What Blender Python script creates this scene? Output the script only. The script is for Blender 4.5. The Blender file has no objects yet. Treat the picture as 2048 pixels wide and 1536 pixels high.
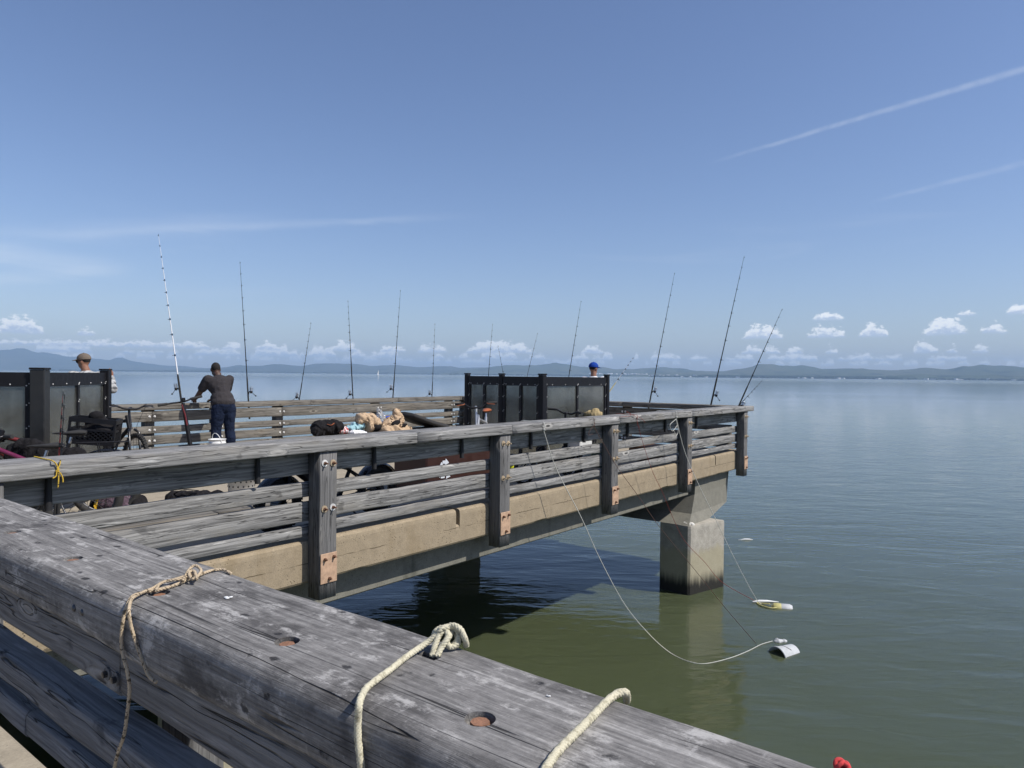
import bpy, bmesh, math, random
from mathutils import Vector, Matrix, noise as mnoise

R = math.radians
random.seed(7)
scene = bpy.context.scene
col = scene.collection

# ------------------------------------------------------------------ camera
F = 1425.0                      # focal length in pixels of the 2048 px wide photograph
CAMZ = 1.435
THETA, PITCH, ROLL = R(38.07), R(-0.72), R(0.58)
fwd_v = Vector((math.cos(THETA)*math.cos(PITCH), math.sin(THETA)*math.cos(PITCH), math.sin(PITCH)))
r0 = Vector((math.sin(THETA), -math.cos(THETA), 0))
u0 = r0.cross(fwd_v)
cam_r = r0*math.cos(ROLL) + u0*math.sin(ROLL)
cam_u = u0*math.cos(ROLL) - r0*math.sin(ROLL)
cd = bpy.data.cameras.new('camera')
cam = bpy.data.objects.new('camera', cd); col.objects.link(cam)
m = Matrix((cam_r, cam_u, -fwd_v)).transposed().to_4x4()
m.translation = Vector((0, 0, CAMZ))
cam.matrix_world = m
cd.sensor_width = 36.0
cd.lens = 36.0*F/2048
cd.clip_start = 0.05
cd.clip_end = 200000
scene.camera = cam
CAM = Vector((0, 0, CAMZ))

# ------------------------------------------------------------------ sun, sky, exposure
SUN = Vector((0.36, -1.0, 1.25)).normalized()
sun_el = math.asin(SUN.z)
sun_az = math.atan2(SUN.x, SUN.y)
sd = bpy.data.lights.new('sun', 'SUN'); sd.energy = 5.0; sd.angle = R(0.53); sd.color = (1.0, 0.955, 0.89)
so = bpy.data.objects.new('sun', sd); col.objects.link(so)
so.rotation_euler = SUN.to_track_quat('Z', 'Y').to_euler()
so.location = (0, -20, 30)

world = bpy.data.worlds.new('World'); scene.world = world; world.use_nodes = True
wn = world.node_tree; wn.nodes.clear()
class NT:
    """small helper for writing node maths"""
    def __init__(s, tree): s.t = tree
    def n(s, typ, **kw):
        nd = s.t.nodes.new(typ)
        for k, v in kw.items(): setattr(nd, k, v)
        return nd
    def link(s, a, b): s.t.links.new(a, b)
    def put(s, sock, v):
        if isinstance(v, bpy.types.NodeSocket): s.link(v, sock)
        elif v is not None: sock.default_value = v
    def m(s, op, a, b=None, c=None, clamp=False):
        nd = s.n('ShaderNodeMath', operation=op); nd.use_clamp = clamp
        for i, v in enumerate((a, b, c)):
            if v is not None: s.put(nd.inputs[i], v)
        return nd.outputs[0]
    def vm(s, op, a, b=None):
        nd = s.n('ShaderNodeVectorMath', operation=op)
        s.put(nd.inputs[0], a)
        if b is not None: s.put(nd.inputs[1], b)
        return nd.outputs['Value'] if op in ('DOT_PRODUCT', 'LENGTH') else nd.outputs[0]
    def ss(s, x, a, b, lo=0.0, hi=1.0):
        nd = s.n('ShaderNodeMapRange', interpolation_type='SMOOTHSTEP')
        s.put(nd.inputs['Value'], x); s.put(nd.inputs['From Min'], a); s.put(nd.inputs['From Max'], b)
        s.put(nd.inputs['To Min'], lo); s.put(nd.inputs['To Max'], hi)
        return nd.outputs[0]
    def lin(s, x, a, b, lo=0.0, hi=1.0):
        nd = s.n('ShaderNodeMapRange')
        s.put(nd.inputs['Value'], x); s.put(nd.inputs['From Min'], a); s.put(nd.inputs['From Max'], b)
        s.put(nd.inputs['To Min'], lo); s.put(nd.inputs['To Max'], hi)
        return nd.outputs[0]
    def comb(s, x, y, z):
        nd = s.n('ShaderNodeCombineXYZ')
        for i, v in enumerate((x, y, z)): s.put(nd.inputs[i], v)
        return nd.outputs[0]
    def sep(s, v):
        nd = s.n('ShaderNodeSeparateXYZ'); s.put(nd.inputs[0], v); return nd.outputs
    def noise(s, vec, scale, detail=4.0, rough=0.55, dist=0.0):
        nd = s.n('ShaderNodeTexNoise')
        s.put(nd.inputs['Vector'], vec); s.put(nd.inputs['Scale'], scale)
        nd.inputs['Detail'].default_value = detail; nd.inputs['Roughness'].default_value = rough
        nd.inputs['Distortion'].default_value = dist
        return nd.outputs['Fac']
    def vor(s, vec, scale, feature='F1', out='Distance'):
        nd = s.n('ShaderNodeTexVoronoi', feature=feature)
        s.put(nd.inputs['Vector'], vec); s.put(nd.inputs['Scale'], scale)
        return nd.outputs[out]
    def mapv(s, vec, scale=(1, 1, 1), loc=(0, 0, 0), rot=(0, 0, 0)):
        nd = s.n('ShaderNodeMapping')
        s.put(nd.inputs['Vector'], vec)
        nd.inputs['Scale'].default_value = scale; nd.inputs['Location'].default_value = loc; nd.inputs['Rotation'].default_value = rot
        return nd.outputs[0]
    def mix(s, fac, a, b, blend='MIX'):
        nd = s.n('ShaderNodeMix', data_type='RGBA', blend_type=blend)
        s.put(nd.inputs['Factor'], fac)
        for i, v in ((6, a), (7, b)):
            if not isinstance(v, bpy.types.NodeSocket): v = (v[0], v[1], v[2], 1.0)
            s.put(nd.inputs[i], v)
        return nd.outputs[2]
    def ramp(s, fac, stops, interp='LINEAR'):
        nd = s.n('ShaderNodeValToRGB'); cr = nd.color_ramp; cr.interpolation = interp
        while len(cr.elements) < len(stops): cr.elements.new(0.5)
        for e, (p, c) in zip(cr.elements, stops):
            e.position = p
            e.color = (c, c, c, 1) if isinstance(c, (int, float)) else (c[0], c[1], c[2], 1)
        s.put(nd.inputs[0], fac)
        return nd.outputs[0]

def ray(px, py):
    return (fwd_v + cam_r*((px-1024)/F) - cam_u*((py-768)/F))
def az_el(px, py):
    d = ray(px, py).normalized()
    return math.atan2(d.y, d.x), math.asin(d.z)

w = NT(wn)
sky = w.n('ShaderNodeTexSky', sky_type='NISHITA')
sky.sun_disc = False
sky.sun_elevation = sun_el
sky.sun_rotation = sun_az
sky.altitude = 0; sky.air_density = 1.0; sky.dust_density = 0.7; sky.ozone_density = 2.0
tc = w.n('ShaderNodeTexCoord')
dirv = w.vm('NORMALIZE', tc.outputs['Generated'])
dx, dy, dz = w.sep(dirv)
az = w.m('ARCTAN2', dy, dx)
el = w.m('ARCSINE', dz)
HPI = math.pi/2
azf = w.m('DIVIDE', w.m('PINGPONG', az, HPI), HPI)       # the cloud row goes on around the horizon
PX = 1/F
def hor(x): return 750 + 0.0101*(x-1024)
cv = w.comb(w.m('MULTIPLY', az, 98.0), w.m('MULTIPLY', el, 147.0), 4.0)
nz = w.noise(cv, 1.0, 6.0, 0.68)
nb = w.noise(w.vm('ADD', cv, (9.0, 3.0, 5.0)), 0.6, 2.0, 0.5)
nz2 = w.noise(w.vm('ADD', cv, (1.2, 2.4, 0.0)), 1.3, 3.0, 0.6)
def cloud_layer(clouds, el_left, el_right, soft, amp, nscale, seed, height_px=30.0, low=0.0, lumps=0.0):
    """a row of clouds: top height along the azimuth from a ramp, fluffed by noise, flat base"""
    stops = [(0.0, low)]
    pts = []
    for (x, hw, h) in clouds:
        pts += [(az_el(x+hw, 700)[0]/HPI, low), (az_el(x+hw*0.35, 700)[0]/HPI, h/height_px*0.9), (az_el(x-hw*0.3, 700)[0]/HPI, h/height_px), (az_el(x-hw, 700)[0]/HPI, low)]
    pts.sort()
    pts = [p for p in pts if 0.0 < p[0] < 0.97][:30]
    stops += pts + [(1.0, low)]
    top = w.m('MULTIPLY', w.ramp(azf, stops, 'B_SPLINE' if False else 'EASE'), height_px*PX)
    if lumps:
        ln = w.noise(w.comb(w.m('MULTIPLY', az, lumps), float(seed)*3.1, 2.0), 1.0, 2.0, 0.5)
        top = w.m('MULTIPLY', top, w.ss(ln, 0.40, 0.62))
    base = w.lin(az, az_el(2048, 700)[0], az_el(0, 700)[0], el_right, el_left)
    h = w.m('SUBTRACT', el, base)
    edge = w.m('ADD', w.m('SUBTRACT', top, h), w.m('MULTIPLY', w.m('SUBTRACT', nz, 0.5), amp*2.4*PX))
    d1 = w.ss(edge, -soft*PX, soft*1.6*PX)
    d2 = w.ss(w.m('ADD', h, w.m('MULTIPLY', w.m('SUBTRACT', nb, 0.5), 6*PX)), -3.0*PX, 3.5*PX)
    present = w.ss(top, 1.5*PX, 7.0*PX)
    den = w.m('MULTIPLY', w.m('MULTIPLY', d1, d2), present)
    lit = w.ss(w.m('ADD', w.m('DIVIDE', h, w.m('ADD', top, 2*PX)), w.m('MULTIPLY', w.m('SUBTRACT', nz2, 0.5), 1.5)), 0.05, 0.60)
    return den, lit
SKYK = 0.108
skyc = w.vm('MULTIPLY', sky.outputs[0], (0.985, 0.99, 1.14))
CL_HI = (9.6, 9.8, 10.0); CL_LO = (5.0, 5.9, 7.4)
colr = skyc
# thin high veil of cirrus, everywhere faint
cn = w.noise(w.comb(w.m('MULTIPLY', az, 3.0), w.m('MULTIPLY', el, 26.0), 3.0), 1.0, 6.0, 0.55, 0.9)
cn2 = w.noise(w.comb(w.m('MULTIPLY', az, 2.3), w.m('MULTIPLY', el, 9.0), 8.0), 1.0, 2.0, 0.5)
cir = w.m('MULTIPLY', w.ss(cn, 0.50, 0.78), w.ss(cn2, 0.50, 0.70))
cir = w.m('MULTIPLY', cir, w.m('MULTIPLY', w.ss(el, 0.05, 0.10), w.ss(el, 0.26, 0.17)))
colr = w.mix(w.m('MULTIPLY', cir, 0.12), colr, (6.6, 7.2, 8.2))
# contrails: great-circle arcs
def contrail(p0, p1, width, strength, c):
    a, b = ray(*p0).normalized(), ray(*p1).normalized()
    nrm = a.cross(b).normalized(); t = (b - a).normalized()
    wob = w.m('MULTIPLY', w.m('SUBTRACT', w.noise(dirv, 22.0, 3.0, 0.6), 0.5), 5*PX)
    dist = w.m('ABSOLUTE', w.m('ADD', w.vm('DOT_PRODUCT', dirv, tuple(nrm)), wob))
    s = w.vm('DOT_PRODUCT', dirv, tuple(t))
    sa, sb = a.dot(t), b.dot(t)
    along = w.ss(s, sa, sa+(sb-sa)*0.35)
    wid = w.lin(s, sa, sb, width*0.55*PX, width*PX)
    brk = w.lin(w.noise(dirv, 60.0, 4.0, 0.6), 0.3, 0.65, 0.45, 1.0)
    msk = w.m('MULTIPLY', w.m('SUBTRACT', 1.0, w.ss(w.m('DIVIDE', dist, wid), 0.1, 1.0)), w.m('MULTIPLY', along, brk))
    front = w.ss(w.vm('DOT_PRODUCT', dirv, tuple(b)), 0.3, 0.6)
    return w.mix(w.m('MULTIPLY', w.m('MULTIPLY', msk, front), strength), c, (7.2, 7.8, 8.8))
def wisp(p0, p1, width, strength, c, sc):
    a, b = ray(*p0).normalized(), ray(*p1).normalized()
    nrm = a.cross(b).normalized(); t = (b - a).normalized()
    nn = w.noise(w.comb(w.m('MULTIPLY', az, sc*0.35), w.m('MULTIPLY', el, sc*2.2), sc), 1.0, 5.0, 0.6, 0.6)
    dist = w.m('ABSOLUTE', w.m('ADD', w.vm('DOT_PRODUCT', dirv, tuple(nrm)), w.m('MULTIPLY', w.m('SUBTRACT', nn, 0.5), width*1.6*PX)))
    s = w.vm('DOT_PRODUCT', dirv, tuple(t)); sa, sb = a.dot(t), b.dot(t)
    along = w.m('MULTIPLY', w.ss(s, sa, sa+(sb-sa)*0.45), w.ss(s, sb+0.25, sb))
    msk = w.m('MULTIPLY', w.ss(w.m('DIVIDE', dist, width*PX), 1.0, 0.0), w.m('MULTIPLY', along, w.lin(nn, 0.35, 0.62, 0.35, 1.0)))
    front = w.ss(w.vm('DOT_PRODUCT', dirv, tuple(b)), 0.3, 0.6)
    return w.mix(w.m('MULTIPLY', w.m('MULTIPLY', msk, front), strength), c, (7.0, 7.7, 8.8))
colr = wisp((640, 440), (-60, 478), 34.0, 0.17, colr, 14.0)
colr = wisp((300, 545), (-60, 500), 26.0, 0.30, colr, 19.0)
colr = wisp((290, 540), (-60, 560), 18.0, 0.26, colr, 23.0)
colr = wisp((1000, 430), (420, 455), 12.0, 0.16, colr, 27.0)
colr = contrail((1390, 335), (2048, 138), 8.0, 0.21, colr)
colr = contrail((1720, 410), (2048, 326), 8.0, 0.13, colr)
D1 = math.pi/180
lay = [
    # far rows of small cumulus low over the hills, all round
    cloud_layer([(500, 700, 13), (1500, 500, 11)], 0.85*D1, 0.95*D1, 3.0, 10.0, 140.0, 2.0, 30.0, 0.34, 60.0),
    cloud_layer([(100, 260, 21), (640, 420, 23), (1150, 300, 20), (1700, 300, 13)], 1.22*D1, 1.30*D1, 3.0, 13.0, 120.0, 7.0, 30.0, 0.30, 44.0),
    cloud_layer([(255, 75, 17), (390, 42, 13), (465, 26, 13), (535, 34, 13), (690, 30, 20), (790, 40, 12), (860, 44, 15), (1000, 84, 24), (1185, 26, 17)], 1.66*D1, 1.85*D1, 2.6, 19.0, 95.0, 4.0),
    cloud_layer([(1505, 26, 16), (1545, 20, 15), (1590, 22, 13), (1662, 16, 12), (1850, 30, 21), (1905, 18, 9), (1960, 22, 12)], 1.60*D1, 1.85*D1, 3.0, 22.0, 100.0, 14.0),
    cloud_layer([(38, 60, 28), (172, 24, 11), (1525, 50, 26), (1652, 48, 19), (1746, 36, 23), (1890, 52, 29), (1985, 32, 17)], 2.42*D1, 3.1*D1, 3.2, 24.0, 85.0, 11.0),
    cloud_layer([(1655, 40, 14), (2036, 28, 16), (1930, 34, 7)], 3.9*D1, 4.35*D1, 2.3, 13.0, 100.0, 21.0),
]
for i, (den, lit) in enumerate(lay):
    kk = 1.04 if i < 3 else 1.04
    cc = w.mix(lit, tuple(v*(1.0+(kk-1)*0.5) for v in CL_LO), tuple(v*kk for v in CL_HI))
    colr = w.mix(w.m('MULTIPLY', den, 0.65 if i == 0 else 0.85 if i == 1 else 0.9), colr, cc)
bg = w.n('ShaderNodeBackground'); bg.inputs['Strength'].default_value = SKYK
w.link(colr, bg.inputs['Color'])
wo = w.n('ShaderNodeOutputWorld'); w.link(bg.outputs[0], wo.inputs['Surface'])
world.cycles.sampling_method = 'MANUAL'
world.cycles.sample_map_resolution = 512

scene.view_settings.view_transform = 'Standard'
scene.view_settings.look = 'None'
scene.view_settings.gamma = 1.0
scene.view_settings.use_curve_mapping = False
scene.view_settings.exposure = 0.06
scene.cycles.max_bounces = 6
scene.cycles.diffuse_bounces = 3
scene.cycles.glossy_bounces = 3
scene.cycles.transparent_max_bounces = 8
scene.cycles.volume_bounces = 0
scene.cycles.use_denoising = True

# ------------------------------------------------------------------ helpers: positions from pixels
def h_at_z(px, py, z):
    d = ray(px, py); return CAM + d*((z-CAMZ)/d.z)
def at_f(px, py, f):
    return CAM + ray(px, py)*f
def on_Y(px, py, Y):
    d = ray(px, py); return CAM + d*(Y/d.y)
def on_X(px, py, X):
    d = ray(px, py); return CAM + d*(X/d.x)
def fdist(p): return (Vector(p)-CAM).dot(fwd_v)

DK = -0.045        # deck level
CAPZ = 0.855       # top of the railing cap
WZ = -2.45         # water level

# ------------------------------------------------------------------ helpers: objects
def setp(o, label=None, cat=None, group=None, kind=None):
    if label: o['label'] = label
    if cat: o['category'] = cat
    if group: o['group'] = group
    if kind: o['kind'] = kind
    return o
def thing(name, label, cat, loc=(0, 0, 0), rotz=0.0, group=None):
    o = bpy.data.objects.new(name, None); col.objects.link(o)
    o.empty_display_size = 0.1
    o.location = loc; o.rotation_euler = (0, 0, rotz)
    return setp(o, label, cat, group)
def wmat(o):
    m = Matrix.LocRotScale(o.location, o.rotation_euler, o.scale)
    return wmat(o.parent) @ m if o.parent else m
def link(name, me, mat, parent=None):
    o = bpy.data.objects.new(name, me); col.objects.link(o)
    if mat is not None:
        me.materials.clear(); me.materials.append(mat)
    if parent is not None: o.parent = parent
    return o
def copy_tree(o, parent=None):
    c = o.copy(); col.objects.link(c); c.parent = parent
    for ch in [x for x in bpy.data.objects if x.parent == o]:
        copy_tree(ch, c)
    return c

class MB:
    def __init__(s): s.v = []; s.f = []; s.sm = []
    def add(s, vs, fs, smooth=False):
        b = len(s.v); s.v += [tuple(v) for v in vs]
        for f in fs: s.f.append(tuple(i+b for i in f)); s.sm.append(smooth)
        return s
    def box(s, c, d, M=None, bev=0.0):
        """box of size d about c, edges chamfered by bev, optional matrix M"""
        x, y, z = d[0]/2, d[1]/2, d[2]/2
        c = Vector(c)
        if bev <= 0:
            vs = [Vector((i, j, k)) for i in (-x, x) for j in (-y, y) for k in (-z, z)]
            fs = [(0, 1, 3, 2), (4, 6, 7, 5), (0, 4, 5, 1), (2, 3, 7, 6), (0, 2, 6, 4), (1, 5, 7, 3)]
        else:
            b = min(bev, x*.9, y*.9, z*.9)
            vs = []; idx = {}
            for i in (-1, 1):
                for j in (-1, 1):
                    for k in (-1, 1):
                        for a in range(3):
                            p = [i*(x-b), j*(y-b), k*(z-b)]
                            p[a] = (i*x, j*y, k*z)[a]
                            idx[(i, j, k, a)] = len(vs); vs.append(Vector(p))
            fs = []
            for a in range(3):
                o1, o2 = (a+1) % 3, (a+2) % 3
                for sg in (-1, 1):
                    q = []
                    for (p1, p2) in ((-1, -1), (1, -1), (1, 1), (-1, 1)):
                        t = [0, 0, 0]; t[a] = sg; t[o1] = p1; t[o2] = p2
                        q.append(idx[(t[0], t[1], t[2], a)])
                    fs.append(tuple(q if sg > 0 else q[::-1]))
            for a in range(3):
                o1, o2 = (a+1) % 3, (a+2) % 3
                for p1 in (-1, 1):
                    for p2 in (-1, 1):
                        q = []
                        for sg, fa in ((-1, o1), (1, o1), (1, o2), (-1, o2)):
                            t = [0, 0, 0]; t[a] = sg; t[o1] = p1; t[o2] = p2
                            q.append(idx[(t[0], t[1], t[2], fa)])
                        fs.append(tuple(q if p1*p2 > 0 else q[::-1]))
            for i in (-1, 1):
                for j in (-1, 1):
                    for k in (-1, 1):
                        q = [idx[(i, j, k, a)] for a in range(3)]
                        fs.append(tuple(q if i*j*k > 0 else q[::-1]))
        if M is not None: vs = [M @ v for v in vs]
        return s.add([v+c for v in vs], fs)
    def bar(s, p0, p1, wd, ht, up=(0, 0, 1), bev=0.0):
        p0, p1 = Vector(p0), Vector(p1); x = (p1-p0); L = x.length; x.normalize()
        up = Vector(up)
        if abs(x.dot(up)) > 0.99: up = Vector((1, 0, 0))
        y = up.cross(x).normalized(); z = x.cross(y)
        M = Matrix((x, y, z)).transposed()
        return s.box((p0+p1)/2, (L, wd, ht), M, bev)
    def tube(s, pts, rad, n=8, cap=True, smooth=True, closed=False):
        pts = [Vector(p) for p in pts]
        N = len(pts)
        rs = [rad]*N if isinstance(rad, (int, float)) else list(rad)
        ref = None; rings = []
        for i, p in enumerate(pts):
            if closed: t = pts[(i+1) % N]-pts[i-1]
            else: t = pts[min(i+1, N-1)]-pts[max(i-1, 0)]
            if t.length < 1e-9: t = Vector((0, 0, 1))
            t.normalize()
            if ref is None:
                a = Vector((0, 0, 1)) if abs(t.z) < 0.9 else Vector((1, 0, 0))
                ref = a.cross(t).normalized()
            else:
                ref = (ref - t*ref.dot(t))
                if ref.length < 1e-6: ref = t.orthogonal()
                ref.normalize()
            b = t.cross(ref)
            rings.append([p + (ref*math.cos(k*2*math.pi/n)+b*math.sin(k*2*math.pi/n))*rs[i] for k in range(n)])
        vs = [v for r in rings for v in r]; fs = []
        M = N if closed else N-1
        for i in range(M):
            i2 = (i+1) % N
            for k in range(n):
                k2 = (k+1) % n
                fs.append((i*n+k, i*n+k2, i2*n+k2, i2*n+k))
        s.add(vs, fs, smooth)
        if cap and not closed:
            s.add(rings[0], [tuple(range(n))[::-1]]); s.add(rings[-1], [tuple(range(n))])
        return s
    def cyl(s, p0, p1, r, n=16, r2=None, smooth=True):
        return s.tube([p0, p1], [r, r if r2 is None else r2], n, True, smooth)
    def ell(s, c, r, M=None, nu=14, nv=9):
        if isinstance(r, (int, float)): r = (r, r, r)
        c = Vector(c); vs = [Vector((0, 0, -r[2]))]
        for j in range(1, nv):
            t = -math.pi/2+math.pi*j/nv
            for i in range(nu):
                a = 2*math.pi*i/nu
                vs.append(Vector((r[0]*math.cos(t)*math.cos(a), r[1]*math.cos(t)*math.sin(a), r[2]*math.sin(t))))
        vs.append(Vector((0, 0, r[2])))
        fs = [(0, 1+(i+1) % nu, 1+i) for i in range(nu)]
        for j in range(nv-2):
            for i in range(nu):
                a = 1+j*nu+i; b = 1+j*nu+(i+1) % nu
                fs.append((a, b, b+nu, a+nu))
        t = 1+(nv-2)*nu
        fs += [(t+i, t+(i+1) % nu, len(vs)-1) for i in range(nu)]
        if M is not None: vs = [M @ v for v in vs]
        return s.add([v+c for v in vs], fs, True)
    def cap(s, p0, p1, ra, rb, n=12):
        """capsule, for remeshed bodies"""
        p0, p1 = Vector(p0), Vector(p1); d = (p1-p0)
        s.tube([p0, p0+d*.33, p0+d*.66, p1], [ra, ra+(rb-ra)*.33, ra+(rb-ra)*.66, rb], n)
        s.ell(p0, ra, nu=n, nv=8); s.ell(p1, rb, nu=n, nv=8)
        return s
    def lathe(s, prof, c=(0, 0, 0), n=24, M=None, smooth=True):
        """profile of (radius, z) turned about z"""
        c = Vector(c); vs = []; fs = []
        for (r, z) in prof:
            for k in range(n):
                a = 2*math.pi*k/n; vs.append(Vector((r*math.cos(a), r*math.sin(a), z)))
        for i in range(len(prof)-1):
            for k in range(n):
                k2 = (k+1) % n
                fs.append((i*n+k, i*n+k2, (i+1)*n+k2, (i+1)*n+k))
        if M is not None: vs = [M @ v for v in vs]
        return s.add([v+c for v in vs], fs, smooth)
    def torus(s, c, R_, r, axis=(0, 1, 0), n=32, k=8, a0=0.0, a1=2*math.pi):
        ax = Vector(axis).normalized(); e1 = ax.orthogonal().normalized(); e2 = ax.cross(e1)
        full = abs(a1-a0-2*math.pi) < 1e-6
        cnt = n if full else n+1
        pts = [Vector(c)+(e1*math.cos(a0+(a1-a0)*i/n)+e2*math.sin(a0+(a1-a0)*i/n))*R_ for i in range(cnt)]
        return s.tube(pts, r, k, True, True, full)
    def prism(s, poly, axis, d0, d1, smooth=False):
        """polygon in the two axes other than axis, extruded from d0 to d1"""
        def P(a, b, d):
            return {'x': (d, a, b), 'y': (a, d, b), 'z': (a, b, d)}[axis]
        n = len(poly)
        vs = [P(a, b, d0) for a, b in poly]+[P(a, b, d1) for a, b in poly]
        fs = [tuple(range(n)), tuple(range(n, 2*n))[::-1]]
        for i in range(n):
            j = (i+1) % n; fs.append((i, i+n, j+n, j))
        return s.add(vs, fs, smooth)
    def mesh(s, name):
        me = bpy.data.meshes.new(name); me.from_pydata([tuple(v) for v in s.v], [], s.f); me.update()
        bm = bmesh.new(); bm.from_mesh(me); bmesh.ops.recalc_face_normals(bm, faces=bm.faces); bm.to_mesh(me); bm.free()
        for p, q in zip(me.polygons, s.sm): p.use_smooth = q
        return me
    def build(s, name, mat, parent=None, world=False, label=None):
        if world and parent is not None:
            inv = wmat(parent).inverted(); s.v = [tuple(inv @ Vector(v)) for v in s.v]
        o = link(name, s.mesh(name), mat, parent)
        if label: o['label'] = label
        return o
def spline(pts, n=8):
    """Catmull-Rom through the points"""
    P = [Vector(p) for p in pts]; P = [P[0]*2-P[1]]+P+[P[-1]*2-P[-2]]; out = []
    for i in range(1, len(P)-2):
        a, b, c, d = P[i-1:i+3]
        for k in range(n):
            t = k/n
            out.append(0.5*((2*b)+(c-a)*t+(2*a-5*b+4*c-d)*t*t+(3*b-a-3*c+d)*t**3))
    out.append(P[-2]); return out
def baked(name, mb, mat, parent, mods, fn=None, smooth=True):
    """mesh through modifiers, evaluated to one plain mesh"""
    o = link('tmp', mb.mesh(name), None)
    for typ, kw in mods:
        md = o.modifiers.new('m', typ)
        for k, v in kw.items(): setattr(md, k, v)
    dg = bpy.context.evaluated_depsgraph_get(); dg.update()
    me = bpy.data.meshes.new_from_object(o.evaluated_get(dg))
    bpy.data.objects.remove(o)
    me.name = name
    if fn:
        for v in me.vertices: v.co = fn(v.co.copy(), v.normal.copy())
    for p in me.polygons: p.use_smooth = smooth
    return link(name, me, mat, parent)
def resample(pts, step):
    pts = [Vector(p) for p in pts]; out = [pts[0].copy()]; acc = 0.0
    for a, b in zip(pts, pts[1:]):
        L = (b-a).length; d = step-acc
        while d <= L:
            out.append(a.lerp(b, d/L)); d += step
        acc = (acc+L) % step if L else acc
    return out
def rope_mb(pts, rad, strands=3, pitch=6.0, sides=6, step=None):
    """twisted rope: helical strands about the path"""
    mb = MB(); pts = resample(pts, step or rad*0.8)
    ref = None; fr = []
    for i, p in enumerate(pts):
        t = (pts[min(i+1, len(pts)-1)]-pts[max(i-1, 0)]).normalized()
        if ref is None: ref = t.orthogonal().normalized()
        ref = (ref-t*ref.dot(t)).normalized(); fr.append((p, ref.copy(), t.cross(ref)))
    st = step or rad*0.8
    for k in range(strands):
        q = []
        for i, (p, a, b) in enumerate(fr):
            ph = 2*math.pi*(k/strands+i*st/(rad*pitch))
            q.append(p+(a*math.cos(ph)+b*math.sin(ph))*rad*0.46)
        mb.tube(q, rad*0.58, sides)
    return mb

# ------------------------------------------------------------------ materials
def new_mat(name):
    mt = bpy.data.materials.new(name); mt.use_nodes = True
    nt = NT(mt.node_tree); nt.t.nodes.clear()
    b = nt.n('ShaderNodeBsdfPrincipled'); o = nt.n('ShaderNodeOutputMaterial')
    nt.link(b.outputs[0], o.inputs['Surface'])
    return mt, nt, b
def bump(nt, b, height, strength=0.5, dist=0.01):
    n = nt.n('ShaderNodeBump'); n.inputs['Strength'].default_value = strength; n.inputs['Distance'].default_value = dist
    nt.put(n.inputs['Height'], height); nt.link(n.outputs[0], b.inputs['Normal'])
def pm(name, c, rough=0.6, metal=0.0, var=0.25, scale=25.0, bmp=0.15, bdist=0.003, spec=0.5, trans=0.0):
    """plain procedural material with blotchy colour and a little relief"""
    mt, nt, b = new_mat(name)
    t = nt.n('ShaderNodeTexCoord').outputs['Object']
    n1 = nt.noise(t, scale, 5.0, 0.6); n2 = nt.noise(t, scale*0.13, 3.0, 0.5)
    k = nt.lin(nt.m('ADD', nt.m('MULTIPLY', n1, 0.6), nt.m('MULTIPLY', n2, 0.4)), 0.3, 0.7, 1-var, 1+var*0.7)
    nt.link(nt.vm('MULTIPLY', nt.comb(k, k, k), tuple(c[:3])), b.inputs['Base Color'])
    nt.put(b.inputs['Roughness'], nt.lin(n1, 0.3, 0.7, max(rough-0.08, 0.02), min(rough+0.1, 1)))
    b.inputs['Metallic'].default_value = metal
    b.inputs['Specular IOR Level'].default_value = spec
    if trans: b.inputs['Transmission Weight'].default_value = trans
    if bmp: bump(nt, b, n1, bmp, bdist)
    return mt
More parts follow.
